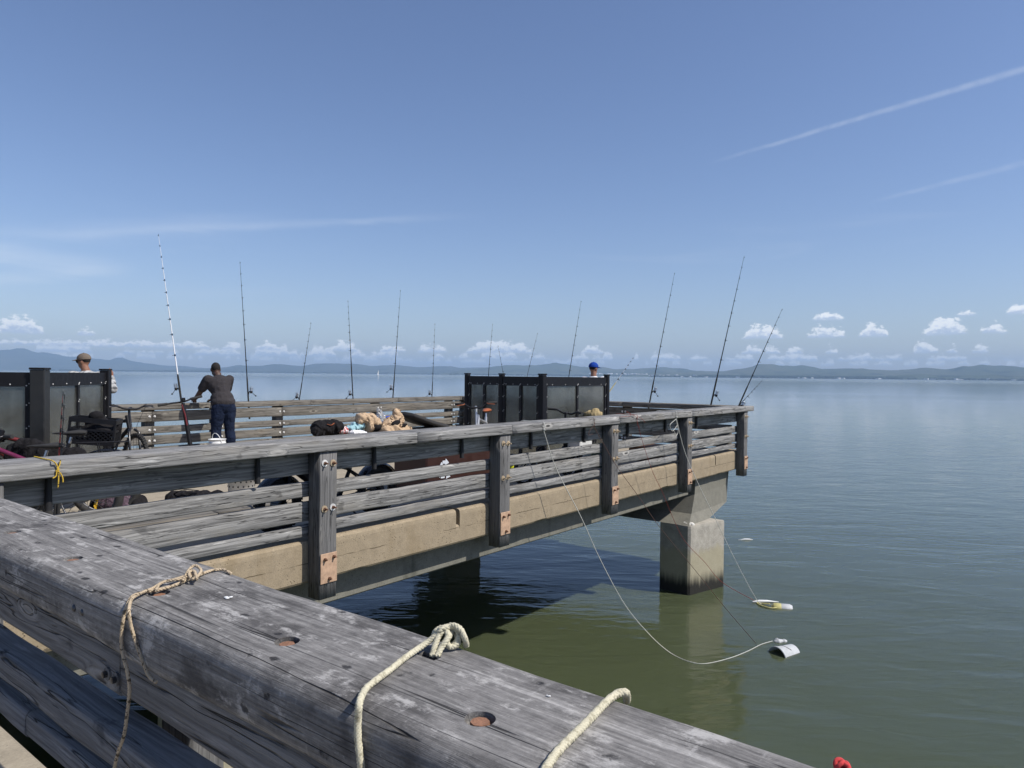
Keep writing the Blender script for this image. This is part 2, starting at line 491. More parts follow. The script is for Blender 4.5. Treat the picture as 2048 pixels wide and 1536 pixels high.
def wood(name, dark, light, warm, rings=46.0, crack=1.0, knots=1.0, stain=0.5, bstr=0.5, streak=1.0):
    mt, nt, b = new_mat(name)
    t = nt.n('ShaderNodeTexCoord').outputs['Object']
    rnd = nt.n('ShaderNodeObjectInfo').outputs['Random']
    off = nt.comb(nt.m('MULTIPLY', rnd, 37.0), nt.m('MULTIPLY', rnd, 11.0), nt.m('MULTIPLY', rnd, 5.0))
    p = nt.vm('ADD', t, off)
    # knots push the grain aside
    kv = nt.mapv(p, (1.35, 4.2, 4.2))
    kd = nt.vor(kv, 1.0)
    kn = nt.ss(kd, 0.02, 0.20)
    wob = nt.noise(nt.mapv(p, (1.1, 3.0, 3.0)), 1.0, 2.0, 0.5)
    gx, gy, gz = nt.sep(p)
    sh = nt.m('ADD', nt.m('MULTIPLY', wob, 0.07), nt.m('MULTIPLY', nt.m('SUBTRACT', 1.0, kn), 0.05*knots))
    gv = nt.comb(nt.m('MULTIPLY', gx, 1.1), nt.m('MULTIPLY', nt.m('ADD', gy, sh), rings), nt.m('MULTIPLY', nt.m('ADD', gz, sh), rings))
    grain = nt.noise(gv, 1.0, 6.0, 0.68)
    fine = nt.noise(nt.mapv(p, (9.0, 260.0, 260.0)), 1.0, 3.0, 0.6)
    blot = nt.noise(nt.mapv(p, (1.6, 6.0, 6.0)), 1.0, 5.0, 0.62)
    c = nt.mix(nt.ss(grain, 0.30, 0.68), dark, light)
    c = nt.mix(nt.m('MULTIPLY', nt.ss(blot, 0.50, 0.72), 0.55), c, warm)
    # silvery worn streaks
    sv = nt.noise(nt.mapv(p, (2.2, 26.0, 26.0)), 1.0, 5.0, 0.7)
    c = nt.mix(nt.m('MULTIPLY', nt.ss(sv, 0.56, 0.74), 0.45*streak), c, (min(light[0]*1.9, .8), min(light[1]*1.9, .8), min(light[2]*1.88, .8)))
    # dark stains
    st = nt.noise(nt.mapv(p, (5.0, 9.0, 9.0)), 1.0, 4.0, 0.6)
    c = nt.mix(nt.m('MULTIPLY', nt.ss(st, 0.60, 0.70), stain), c, (dark[0]*0.35, dark[1]*0.35, dark[2]*0.37))
    # checks: long thin cracks
    cv = nt.comb(nt.m('MULTIPLY', gx, 0.7), nt.m('MULTIPLY', nt.m('ADD', gy, sh), 13.0), nt.m('MULTIPLY', nt.m('ADD', gz, sh), 13.0))
    cr = nt.noise(cv, 1.0, 3.0, 0.55)
    crk = nt.m('MULTIPLY', nt.m('SUBTRACT', 1.0, nt.ss(nt.m('ABSOLUTE', nt.m('SUBTRACT', cr, 0.5)), 0.0, 0.012)), nt.ss(blot, 0.36, 0.52))
    crk = nt.m('MULTIPLY', crk, crack)
    c = nt.mix(nt.m('MULTIPLY', crk, 0.85), c, (dark[0]*0.2, dark[1]*0.2, dark[2]*0.2))
    # knot eyes: pale rim, dark heart
    rim = nt.m('MULTIPLY', nt.m('MULTIPLY', nt.ss(kd, 0.16, 0.11), nt.ss(kd, 0.05, 0.09)), 0.38*knots)
    c = nt.mix(rim, c, (min(light[0]*2.0, .8), min(light[1]*1.95, .8), min(light[2]*1.85, .8)))
    heart = nt.m('MULTIPLY', nt.ss(kd, 0.075, 0.045), 0.8*knots)
    c = nt.mix(heart, c, (dark[0]*0.4, dark[1]*0.38, dark[2]*0.36))
    nt.link(c, b.inputs['Base Color'])
    b.inputs['Roughness'].default_value = 0.86
    b.inputs['Specular IOR Level'].default_value = 0.25
    hgt = nt.m('ADD', nt.m('MULTIPLY', grain, 0.6), nt.m('MULTIPLY', fine, 0.3))
    hgt = nt.m('SUBTRACT', hgt, nt.m('MULTIPLY', crk, 0.9))
    hgt = nt.m('SUBTRACT', hgt, nt.m('MULTIPLY', heart, 0.4))
    bump(nt, b, hgt, bstr, 0.012)
    return mt
def wood_near():
    """sun-bleached cap timber close to the camera: fine fibres, scuffs, dark spots, a few long checks"""
    mt, nt, b = new_mat('near_rail_wood')
    p = nt.n('ShaderNodeTexCoord').outputs['Object']
    x, y, z = nt.sep(p)
    wob = nt.noise(nt.mapv(p, (1.6, 5.0, 5.0)), 1.0, 3.0, 0.5)
    y2 = nt.m('ADD', y, nt.m('MULTIPLY', wob, 0.03)); z2 = nt.m('ADD', z, nt.m('MULTIPLY', wob, 0.03))
    grain = nt.noise(nt.comb(nt.m('MULTIPLY', x, 3.0), nt.m('MULTIPLY', y2, 110.0), nt.m('MULTIPLY', z2, 110.0)), 1.0, 6.0, 0.7)
    fib = nt.noise(nt.comb(nt.m('MULTIPLY', x, 22.0), nt.m('MULTIPLY', y2, 520.0), nt.m('MULTIPLY', z2, 520.0)), 1.0, 3.0, 0.65)
    mid = nt.noise(nt.comb(nt.m('MULTIPLY', x, 1.3), nt.m('MULTIPLY', y2, 22.0), nt.m('MULTIPLY', z2, 22.0)), 1.0, 5.0, 0.65)
    blot = nt.noise(nt.mapv(p, (4.0, 8.0, 8.0)), 1.0, 6.0, 0.68)
    mott = nt.noise(p, 34.0, 6.0, 0.75)
    g = nt.m('ADD', nt.m('MULTIPLY', grain, 0.35), nt.m('ADD', nt.m('MULTIPLY', mid, 0.3), nt.m('ADD', nt.m('MULTIPLY', mott, 0.2), nt.m('MULTIPLY', fib, 0.15))))
    c = nt.ramp(g, [(0.37, (.070, .069, .070)), (0.46, (.145, .143, .142)), (0.545, (.245, .242, .239)), (0.64, (.46, .456, .45))])
    # dark weathered areas and pale scuffs
    c = nt.mix(nt.m('MULTIPLY', nt.ss(blot, 0.49, 0.66), 0.72), c, (.052, .050, .051))
    sc = nt.noise(nt.mapv(p, (7.0, 13.0, 13.0), (3.0, 9.0, 1.0)), 1.0, 6.0, 0.75)
    c = nt.mix(nt.m('MULTIPLY', nt.ss(sc, 0.53, 0.66), 0.70), c, (.50, .497, .49))
    scr = nt.noise(nt.mapv(p, (60.0, 9.0, 9.0), (0, 0, 0), (0, 0, 0.5)), 1.0, 3.0, 0.6)
    c = nt.mix(nt.m('MULTIPLY', nt.m('MULTIPLY', nt.ss(scr, 0.62, 0.68), nt.ss(sc, 0.45, 0.6)), 0.35), c, (.50, .50, .50))
    # black oily spots
    sp = nt.vor(nt.mapv(p, (9.0, 14.0, 14.0)), 1.0); spn = nt.noise(p, 60.0, 3.0)
    spot = nt.ss(nt.m('ADD', sp, nt.m('MULTIPLY', spn, 0.30)), 0.31, 0.22)
    c = nt.mix(nt.m('MULTIPLY', spot, 0.85), c, (.022, .022, .025))
    # long checks
    cv = nt.noise(nt.comb(nt.m('MULTIPLY', x, 0.30), nt.m('MULTIPLY', nt.m('ADD', y, nt.m('MULTIPLY', wob, 0.008)), 17.0), nt.m('MULTIPLY', z, 17.0)), 1.0, 2.0, 0.45)
    gate = nt.ss(nt.noise(nt.mapv(p, (1.1, 10.0, 10.0)), 1.0, 2.0), 0.44, 0.55)
    crk = nt.m('MULTIPLY', nt.m('SUBTRACT', 1.0, nt.ss(nt.m('ABSOLUTE', nt.m('SUBTRACT', cv, 0.5)), 0.0, 0.007)), gate)
    c = nt.mix(nt.m('MULTIPLY', crk, 0.9), c, (.02, .019, .019))
    c = nt.vm('MULTIPLY', c, (1.03, 1.0, 0.96))
    nt.link(c, b.inputs['Base Color']); b.inputs['Roughness'].default_value = 0.85; b.inputs['Specular IOR Level'].default_value = 0.2
    h = nt.m('ADD', nt.m('MULTIPLY', grain, 0.45), nt.m('ADD', nt.m('MULTIPLY', fib, 0.25), nt.m('MULTIPLY', mott, 0.3)))
    h = nt.m('SUBTRACT', h, nt.m('ADD', nt.m('MULTIPLY', crk, 1.2), nt.m('MULTIPLY', spot, 0.25)))
    bump(nt, b, h, 0.8, 0.008)
    return mt
W_FAR = wood('weathered_grey_wood', (.090, .088, .085), (.32, .313, .30), (.26, .24, .205), bstr=0.6, streak=1.6)
W_POST = wood('weathered_post_wood', (.075, .073, .072), (.185, .181, .176), (.145, .135, .12), knots=0.5, rings=80.0)
W_BACK = wood('brown_grey_wood', (.075, .068, .058), (.21, .195, .17), (.20, .17, .13))
W_NEAR = wood_near()
W_SLAT = wood('near_slat_wood', (.10, .10, .103), (.24, .24, .245), (.19, .175, .16), rings=70.0, bstr=1.0, stain=0.6)

def concrete(name, base, stainc, pits=1.0, scale=1.0, stain=0.4, joint=None):
    mt, nt, b = new_mat(name)
    t = nt.n('ShaderNodeTexCoord').outputs['Object']
    n1 = nt.noise(t, 9.0*scale, 6.0, 0.65); n2 = nt.noise(t, 1.2*scale, 4.0, 0.6); n3 = nt.noise(t, 70.0, 4.0, 0.7)
    k = nt.lin(nt.m('ADD', nt.m('MULTIPLY', n1, 0.5), nt.m('MULTIPLY', n3, 0.5)), 0.3, 0.7, 0.72, 1.25)
    c = nt.vm('MULTIPLY', nt.comb(k, k, k), base)
    streak = nt.noise(nt.mapv(t, (5.0, 5.0, 0.7)), 1.0, 4.0, 0.6)
    c = nt.mix(nt.m('MULTIPLY', nt.ss(nt.m('ADD', nt.m('MULTIPLY', n2, 0.5), nt.m('MULTIPLY', streak, 0.5)), 0.52, 0.66), stain), c, stainc)
    # small pits and pale aggregate
    pv = nt.vor(t, 38.0); msk = nt.ss(nt.noise(t, 3.1, 2.0), 0.45, 0.6)
    pit = nt.m('MULTIPLY', nt.m('MULTIPLY', nt.ss(pv, 0.24, 0.12), msk), pits)
    c = nt.mix(nt.m('MULTIPLY', pit, 0.8), c, (base[0]*.22, base[1]*.2, base[2]*.18))
    av = nt.vor(nt.vm('ADD', t, (3.3, 1.7, 8.1)), 55.0)
    c = nt.mix(nt.m('MULTIPLY', nt.ss(av, 0.16, 0.10), 0.5*pits), c, (min(base[0]*1.7, .8), min(base[1]*1.75, .8), min(base[2]*1.9, .8)))
    if joint:
        lz = nt.m('ADD', nt.sep(t)[2], nt.m('MULTIPLY', nt.noise(nt.mapv(t, (6.0, 1.0, 0.0)), 1.0, 3.0), 0.035))
        ln = nt.m('MULTIPLY', nt.ss(nt.m('ABSOLUTE', nt.m('SUBTRACT', lz, joint)), 0.006, 0.002), nt.ss(nt.noise(nt.mapv(t, (2.2, 1, 0.2)), 1.0, 4.0, 0.6), 0.42, 0.56))
        c = nt.mix(nt.m('MULTIPLY', ln, 0.8), c, (base[0]*.2, base[1]*.18, base[2]*.15))
    nt.link(c, b.inputs['Base Color'])
    b.inputs['Roughness'].default_value = 0.92; b.inputs['Specular IOR Level'].default_value = 0.2
    hgt = nt.m('SUBTRACT', nt.m('ADD', nt.m('MULTIPLY', n3, 0.35), nt.m('MULTIPLY', n1, 0.3)), nt.m('MULTIPLY', pit, 0.9))
    bump(nt, b, hgt, 0.5, 0.012)
    return mt
DK0, WZ0 = -0.045, -2.45
C_EDGE = concrete('beige_edge_concrete', (.30, .242, .165), (.20, .145, .075), 1.0, 1.0, 0.35, DK0-0.20-WZ0+0.017)
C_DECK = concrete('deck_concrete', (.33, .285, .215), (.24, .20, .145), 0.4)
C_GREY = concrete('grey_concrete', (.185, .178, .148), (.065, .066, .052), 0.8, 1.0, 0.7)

def column_mat():
    """pale concrete, pale tide scum, black weed band at the waterline"""
    mt, nt, b = new_mat('tidal_column_concrete')
    t = nt.n('ShaderNodeNewGeometry').outputs['Position']
    x, y, z = nt.sep(t)
    n1 = nt.noise(t, 7.0, 6.0, 0.65); n2 = nt.noise(nt.mapv(t, (9.0, 9.0, 0.9)), 1.0, 4.0, 0.6); n3 = nt.noise(t, 60.0, 4.0, 0.7)
    k = nt.lin(nt.m('ADD', nt.m('MULTIPLY', n1, 0.6), nt.m('MULTIPLY', n3, 0.4)), 0.3, 0.7, 0.55, 1.25)
    c = nt.vm('MULTIPLY', nt.comb(k, k, k), (.40, .37, .31))
    zz = nt.m('ADD', z, nt.m('MULTIPLY', nt.m('SUBTRACT', n2, 0.5), 0.35))
    c = nt.mix(nt.m('MULTIPLY', nt.ss(zz, WZ+0.85, WZ+0.70), 0.75), c, (.34, .30, .19))
    c = nt.mix(nt.ss(zz, WZ+0.40, WZ+0.12), c, (.014, .013, .009))
    nt.link(c, b.inputs['Base Color'])
    b.inputs['Roughness'].default_value = 0.85
    bump(nt, b, nt.m('ADD', n3, n1), 0.5, 0.012)
    return mt
C_COL = column_mat()
RUST = pm('rusty_steel', (.44, .29, .19), 0.8, 0.0, 0.45, 22.0, 0.3)
RUSTD = pm('dark_rusty_bolt', (.17, .085, .05), 0.75, 0.2, 0.5, 90.0, 0.5)
GALV = pm('galvanised_washer', (.74, .73, .70), 0.55, 0.3, 0.4, 120.0, 0.5)
GALVT = pm('tan_rusted_washer', (.42, .33, .22), 0.65, 0.2, 0.4, 120.0, 0.5)
BLK = pm('black_paint', (.006, .006, .008), 0.55, 0.0, 0.3, 18.0, 0.1, spec=0.3)
BLKR = pm('black_rubber', (.022, .021, .020), 0.8, 0.0, 0.5, 60.0, 0.5)
BLKG = pm('black_gloss', (.010, .010, .011), 0.25, 0.0, 0.3, 18.0, 0.0)
STEEL = pm('bright_steel', (.55, .55, .56), 0.3, 0.9, 0.2, 30.0, 0.05)
DSTEEL = pm('dark_steel', (.10, .10, .105), 0.35, 0.8, 0.2, 30.0, 0.05)
WHITEP = pm('white_plastic', (.68, .68, .66), 0.45, 0.0, 0.12, 8.0, 0.05)
PIPE = pm('black_rod_tube', (.012, .012, .014), 0.7, 0.0, 0.4, 40.0, 0.3)
SKIN_D = pm('brown_skin', (.075, .038, .024), 0.55, 0.0, 0.2, 30.0, 0.1, 0.002)
SKIN_M = pm('tan_skin', (.24, .115, .07), 0.55, 0.0, 0.2, 30.0, 0.1, 0.002)
HAIR = pm('short_dark_hair', (.012, .009, .008), 0.9, 0.0, 0.4, 160.0, 0.6, 0.004)
def cloth(name, c, var=0.2, folds=0.5, weave=400.0):
    mt, nt, b = new_mat(name)
    t = nt.n('ShaderNodeTexCoord').outputs['Object']
    n1 = nt.noise(t, 6.0, 4.0, 0.55, 0.6); n2 = nt.noise(t, weave, 2.0); n3 = nt.noise(t, 24.0, 4.0, 0.6)
    k = nt.lin(nt.m('ADD', nt.m('MULTIPLY', n1, 0.5), nt.m('MULTIPLY', n3, 0.5)), 0.3, 0.7, 1-var, 1+var)
    nt.link(nt.vm('MULTIPLY', nt.comb(k, k, k), tuple(c)), b.inputs['Base Color'])
    b.inputs['Roughness'].default_value = 0.95; b.inputs['Specular IOR Level'].default_value = 0.15
    bump(nt, b, nt.m('ADD', nt.m('MULTIPLY', n1, 1.0), nt.m('ADD', nt.m('MULTIPLY', n3, 0.3), nt.m('MULTIPLY', n2, 0.05))), folds, 0.05)
    return mt
SHIRT_A = cloth('charcoal_tshirt', (.040, .036, .038))
JEANS = cloth('dark_blue_denim', (.010, .016, .036), 0.4, 0.8)
KHAKI = cloth('dark_khaki_trousers', (.06, .05, .04))
SHIRT_W = cloth('white_tshirt', (.74, .74, .76), 0.1)
BLUECAP = cloth('royal_blue_cap', (.012, .05, .27), 0.2, 0.2)
TANCAP = cloth('tan_mesh_cap', (.15, .12, .095), 0.2, 0.2)
DARKCL = cloth('black_nylon', (.014, .013, .014), 0.5, 0.8)
PURPLE = cloth('purple_grey_canvas', (.11, .075, .095), 0.4, 0.6)
TANBL = cloth('tan_fleece', (.48, .35, .23), 0.2, 0.7)
TEALCL = cloth('pale_teal_towel', (.33, .52, .56), 0.3, 0.7)
WHCL = cloth('white_cloth', (.80, .80, .80), 0.1, 0.6)
def plaid():
    mt, nt, b = new_mat('grey_plaid_shirt')
    x, y, z = nt.sep(nt.n('ShaderNodeTexCoord').outputs['Object'])
    def st(v, k, th): return nt.ss(nt.m('PINGPONG', nt.m('MULTIPLY', v, k), 1.0), th, th+0.15)
    a = nt.m('ADD', st(nt.m('ADD', x, y), 24.0, 0.55), st(z, 26.0, 0.55))
    c = nt.mix(nt.m('MULTIPLY', a, 0.5), (.42, .42, .41), (.07, .075, .085))
    nt.link(c, b.inputs['Base Color']); b.inputs['Roughness'].default_value = 0.95
    bump(nt, b, nt.noise(nt.n('ShaderNodeTexCoord').outputs['Object'], 12.0, 3.0), 0.5, 0.03)
    return mt
PLAID = plaid()
def redwhite():
    mt, nt, b = new_mat('red_white_print')
    t = nt.n('ShaderNodeTexCoord').outputs['Object']
    c = nt.mix(nt.ss(nt.noise(t, 32.0, 2.0), 0.47, 0.53), (.75, .72, .70), (.40, .06, .06))
    nt.link(c, b.inputs['Base Color']); b.inputs['Roughness'].default_value = 0.95
    bump(nt, b, nt.noise(t, 20.0, 3.0), 0.6, 0.04)
    return mt
REDWH = redwhite()
def pane_mat():
    """dirty smoked acrylic: partly see-through, streaked"""
    mt, nt, b = new_mat('dirty_smoked_pane')
    t = nt.n('ShaderNodeTexCoord').outputs['Object']
    n1 = nt.noise(nt.mapv(t, (8.0, 8.0, 1.0)), 1.0, 5.0, 0.65); n2 = nt.noise(t, 2.2, 3.0, 0.5, 0.5); d = nt.m('ADD', nt.m('MULTIPLY', n1, 0.25), nt.m('MULTIPLY', n2, 0.75))
    nt.link(nt.mix(nt.ss(d, 0.35, 0.65), (.17, .175, .16), (.29, .30, .275)), b.inputs['Base Color'])
    nt.put(b.inputs['Roughness'], nt.lin(d, 0.35, 0.65, 0.12, 0.26))
    b.inputs['Transmission Weight'].default_value = 0.80
    b.inputs['IOR'].default_value = 1.35
    return mt
PANE = pane_mat()
def rope_mat(name, c, fleck=None):
    mt, nt, b = new_mat(name)
    t = nt.n('ShaderNodeTexCoord').outputs['Object']
    n1 = nt.noise(t, 420.0, 3.0, 0.6); n2 = nt.noise(t, 14.0, 4.0, 0.6)
    k = nt.lin(nt.m('ADD', nt.m('MULTIPLY', n1, 0.5), nt.m('MULTIPLY', n2, 0.5)), 0.3, 0.7, 0.7, 1.15)
    cc = nt.vm('MULTIPLY', nt.comb(k, k, k), tuple(c))
    if fleck: cc = nt.mix(nt.ss(nt.noise(t, 95.0, 2.0), 0.55, 0.62), cc, fleck)
    nt.link(cc, b.inputs['Base Color']); b.inputs['Roughness'].default_value = 0.95; b.inputs['Specular IOR Level'].default_value = 0.15
    bump(nt, b, n1, 0.6, 0.002)
    return mt
ROPE_T = rope_mat('tan_rope', (.50, .40, .275), (.13, .10, .065))
ROPE_C = rope_mat('cream_braid', (.58, .54, .40), (.38, .35, .25))
ROPE_Y = rope_mat('yellow_black_cord', (.62, .42, .06), (.05, .04, .02))
ROPE_R = rope_mat('red_cord', (.26, .055, .04))
ROPE_W = rope_mat('white_cord', (.60, .59, .53))
ROPE_D = rope_mat('dark_brown_cord', (.12, .07, .055))

def water_mat():
    mt, nt, b = new_mat('turbid_bay_water')
    t = nt.n('ShaderNodeNewGeometry').outputs['Position']
    x, y, z = nt.sep(t)
    dist = nt.vm('LENGTH', nt.comb(x, y, 0.0))
    # ripples run across the view
    rot = nt.mapv(t, (1, 1, 1), (0, 0, 0), (0, 0, -THETA))
    a = nt.noise(nt.mapv(rot, (1.0, 0.42, 1.0)), 1.05, 3.0, 0.5, 0.5)
    c = nt.noise(nt.mapv(rot, (1.0, 0.33, 1.0), (31.0, 7.0, 0)), 4.6, 3.0, 0.5, 0.6)
    d = nt.noise(nt.mapv(rot, (1.0, 0.55, 1.0), (3.0, 17.0, 0)), 0.21, 2.0, 0.5)
    big = nt.noise(nt.mapv(rot, (1.0, 0.22, 1.0), (3.0, 17.0, 0)), 0.035, 3.0, 0.5, 0.4)
    amp = nt.lin(big, 0.35, 0.65, 0.45, 1.15)
    hgt = nt.m('ADD', nt.m('MULTIPLY', a, 0.55), nt.m('ADD', nt.m('MULTIPLY', c, 0.17), nt.m('MULTIPLY', d, 0.9)))
    bn = nt.n('ShaderNodeBump'); bn.inputs['Distance'].default_value = 0.20
    nt.put(bn.inputs['Strength'], nt.m('MULTIPLY', amp, nt.ss(dist, 8.0, 120.0, 0.42, 0.075)))
    nt.put(bn.inputs['Height'], hgt); nt.link(bn.outputs[0], b.inputs['Normal'])
    nc = nt.noise(t, 0.09, 3.0, 0.5)
    nt.link(nt.mix(nc, (.064, .076, .038), (.057, .070, .038)), b.inputs['Base Color'])
    b.inputs['IOR'].default_value = 1.333
    b.inputs['Subsurface Weight'].default_value = 0.8; b.inputs['Subsurface Radius'].default_value = (1.0, 1.0, 0.6); b.inputs['Subsurface Scale'].default_value = 0.35
    nt.put(b.inputs['Roughness'], nt.ss(dist, 20.0, 1500.0, 0.03, 0.10))
    return mt
WATER = water_mat()

def hill_mat(name, c1, c2, c3, sc):
    mt, nt, b = new_mat(name)
    t = nt.n('ShaderNodeNewGeometry').outputs['Position']
    n1 = nt.noise(nt.mapv(t, (1, 1, 2.5)), 0.0011*sc, 6.0, 0.62); n2 = nt.noise(t, 0.0042*sc, 5.0, 0.65)
    c = nt.mix(nt.ss(n1, 0.42, 0.62), c1, c2)
    c = nt.mix(nt.ss(n2, 0.54, 0.62), c, c3)
    nt.link(c, b.inputs['Base Color']); b.inputs['Roughness'].default_value = 1.0; b.inputs['Specular IOR Level'].default_value = 0.0
    return mt
HILL_N = hill_mat('green_hill_grass', (.055, .068, .036), (.080, .085, .050), (.022, .032, .018), 1.0)
HILL_F = hill_mat('far_hill_woods', (.035, .045, .030), (.055, .062, .040), (.02, .028, .018), 0.6)
TREE_F = pm('far_tree_green', (.022, .034, .018), 1.0, 0, 0.4, 0.02, 0.0, spec=0.0)
TOWN = pm('far_house_paint', (.80, .79, .77), 0.9, 0, 0.2, 0.01, 0.0)

# ------------------------------------------------------------------ water, hills, shore
def sheet(name, rings, nseg, z, mat, kind='structure'):
    mb = MB(); vs = [(0, 0, z)]; fs = []
    for r in rings:
        for k in range(nseg):
            a = 2*math.pi*k/nseg; vs.append((r*math.cos(a), r*math.sin(a), z))
    fs += [(0, 1+k, 1+(k+1) % nseg) for k in range(nseg)]
    for i in range(len(rings)-1):
        for k in range(nseg):
            k2 = (k+1) % nseg
            fs.append((1+i*nseg+k, 1+(i+1)*nseg+k, 1+(i+1)*nseg+k2, 1+i*nseg+k2))
    mb.add(vs, fs)
    return setp(mb.build(name, mat), kind=kind)
sheet('water', (30, 200, 1500, 6000, 17000), 64, WZ, WATER)

def ridge(name, pts, dist, depth, mat, wild, seed, foot=0.0, step=7.0):
    """terrain strip: crest heights read from the skyline, foot at the shore"""
    x0, x1 = pts[0][0], pts[-1][0]; n = int((x1-x0)/step); rows = 12
    vs = []; fs = []
    for i in range(n+1):
        x = x0+(x1-x0)*i/n
        for (a, ya), (b_, yb) in zip(pts, pts[1:]):
            if a <= x <= b_:
                t = (x-a)/(b_-a); t = t*t*(3-2*t); y = ya+(yb-ya)*t; break
        d = ray(x, 700); hd = Vector((d.x, d.y, 0)).normalized()
        k = math.hypot(d.x, d.y)
        for j in range(rows+1):
            s = j/rows
            dd = dist+depth*s
            top = (hor(x)-0.6-y)/F*dist*1.0*(1+depth*0.72/dist)
            prof = math.sin(min(s/0.72, 1.0)*math.pi/2)**1.25 if s <= 0.72 else 1-((s-0.72)/0.28)**2*0.9
            p = hd*dd
            nz = mnoise.fractal(Vector((p.x, p.y, seed))*(1.0/(depth*0.16)), 1.0, 2.0, 4)
            hh = top*prof*(1+wild*nz*(1.0 if 0 < s < 0.70 else 0.12))
            vs.append((p.x, p.y, WZ+foot+max(hh, -2)+(0 if j else -1.5)))
    for i in range(n):
        for j in range(rows):
            a = i*(rows+1)+j; fs.append((a, a+rows+1, a+rows+2, a+1))
    o = MB().add(vs, fs, True).build(name, mat)
    return setp(o, kind='structure')
ridge('hills', [(-500, 712), (-300, 700), (-120, 704), (0, 709), (40, 707), (85, 712), (150, 718), (215, 723), (240, 720), (262, 724), (300, 729), (345, 732), (410, 736), (470, 741)], 12500, 3600, HILL_F, 0.22, 3.0)
ridge('hills', [(200, 741), (300, 739), (440, 736), (480, 732), (520, 731), (550, 728), (600, 731), (650, 726), (695, 727), (740, 731), (790, 730), (840, 733), (890, 731), (930, 735), (1000, 733), (1080, 737), (1200, 741), (1320, 748)], 10500, 2800, HILL_F, 0.22, 9.0)
ridge('hills', [(880, 746), (940, 738), (1000, 731), (1020, 729), (1060, 731), (1100, 726), (1130, 728), (1180, 734), (1240, 738), (1290, 736), (1328, 733), (1345, 735), (1400, 741), (1430, 745)], 8800, 2200, HILL_N, 0.25, 15.0)
ridge('hills', [(1230, 751), (1330, 743), (1400, 742), (1440, 742), (1480, 737), (1530, 731), (1560, 732), (1600, 735), (1650, 738), (1700, 737), (1750, 740), (1800, 741), (1850, 738), (1900, 741), (1930, 736), (1960, 735), (2000, 738), (2048, 739), (2200, 742), (2500, 738)], 7600, 2400, HILL_N, 0.25, 21.0)
ridge('hills', [(1650, 755), (1760, 752), (1815, 749), (1840, 748), (1880, 751), (1960, 750), (2048, 752), (2200, 753)], 7000, 500, HILL_N, 0.2, 27.0)
# wooded shore and the town along it: too far to count
rs = random.Random(5)
mb = MB()
for i in range(1900):
    x = rs.choice([rs.uniform(1215, 2080), rs.uniform(1380, 1800), rs.uniform(60, 1200)])
    d = rs.uniform(6850, 7500) if x > 1300 else rs.uniform(8200, 8700)
    if x < 900: d = rs.uniform(9800, 10400)
    dr = ray(x, 750); p = Vector((dr.x, dr.y, 0)).normalized()*d
    hgt = rs.uniform(8, 21)*(1.2 if 1400 < x < 1800 else 0.8)*(d/7000)**0.5; wd = hgt*rs.uniform(0.8, 2.2)
    mb.ell((p.x, p.y, WZ+hgt*0.45+max(0, d-6900)*0.008*(x > 1300)), (wd, wd, hgt*0.62), None, 6, 4)
setp(mb.build('far_trees', TREE_F), 'dark line of trees along the far shore', 'trees', kind='stuff')
mb = MB()
for i in range(260):
    x = rs.choice([rs.uniform(1300, 1480), rs.uniform(1400, 1560), rs.uniform(1560, 1800), rs.uniform(1840, 2070), rs.uniform(1180, 1300)])
    d = rs.uniform(6800, 7700) if x > 1300 else rs.uniform(8150, 8400)
    dr = ray(x, 750); p = Vector((dr.x, dr.y, 0)).normalized()*d
    hgt = rs.uniform(5, 12); wd = rs.uniform(9, 38)
    up = max(0, d-6900)*0.018
    mb.box((p.x, p.y, WZ+up+hgt*0.5+1), (wd, wd*0.8, hgt), Matrix.Rotation(rs.uniform(0, 3), 3, 'Z'))
setp(mb.build('far_town', TOWN), 'pale specks of houses along the far right shore', 'town', kind='stuff')
# sailing boat out on the bay
sb = thing('sailing_boat', 'tiny white sailing boat far out on the bay before the blue hills', 'boat', h_at_z(757, hor(757)+3.4, WZ))
S = fdist(sb.location)/F
mb = MB(); mb.lathe([(0.0, -0.2), (0.55, 0.0), (0.75, 0.9), (0.72, 0.95), (0.0, 0.8)], (0, 0, 0), 12, Matrix.Diagonal((4.2, 1.5, 1.0))); mb.build('hull', WHITEP, sb)
MB().cyl((0.3, 0, 0.5), (0.3, 0, 13), 0.12, 6).build('mast', STEEL, sb)
MB().prism([(0.2, 1.6), (-3.6, 1.7), (0.2, 12.5)], 'y', -0.04, 0.04).build('sail', WHITEP, sb)

# haze over the bay
hz, hnt, hb = new_mat('bay_haze')
hnt.t.nodes.clear()
pv = hnt.n('ShaderNodeVolumePrincipled'); pv.inputs['Density'].default_value = 9.0e-5; pv.inputs['Color'].default_value = (.50, .72, 1.0, 1)
pv.inputs['Anisotropy'].default_value = 0.0
ho = hnt.n('ShaderNodeOutputMaterial'); hnt.link(pv.outputs[0], ho.inputs['Volume'])
setp(MB().box((0, 0, (430+WZ-1)/2), (34600, 34600, 430-WZ+1)).build('haze', hz), kind='stuff')

# ------------------------------------------------------------------ concrete pier
pier = thing('concrete_pier', 'concrete fishing pier with beige slab edge standing on square columns in the water', 'pier', (12.4, 5.5, WZ))
SX1 = 14.35      # right end of the slab
EY = 5.27        # outer face of the platform's front edge
EDGE_B = DK-0.375
def wbuild(mb, name, mat, parent=pier, label=None): return mb.build(name, mat, parent, True, label)
mb = MB()
mb.box(((-9+SX1-0.02)/2, (EY+0.32+12.72)/2, DK-0.14), (SX1-0.02+9, 12.72-EY-0.32, 0.27))
wbuild(mb, 'deck_slab', C_DECK, label=None)
mb = MB(); mb.box(((-2.6+1.028)/2, (-6+EY-0.002)/2, DK-0.20), (3.628, EY+6-0.004, 0.40), None, 0.02)
wbuild(mb, 'walkway_slab', C_DECK)
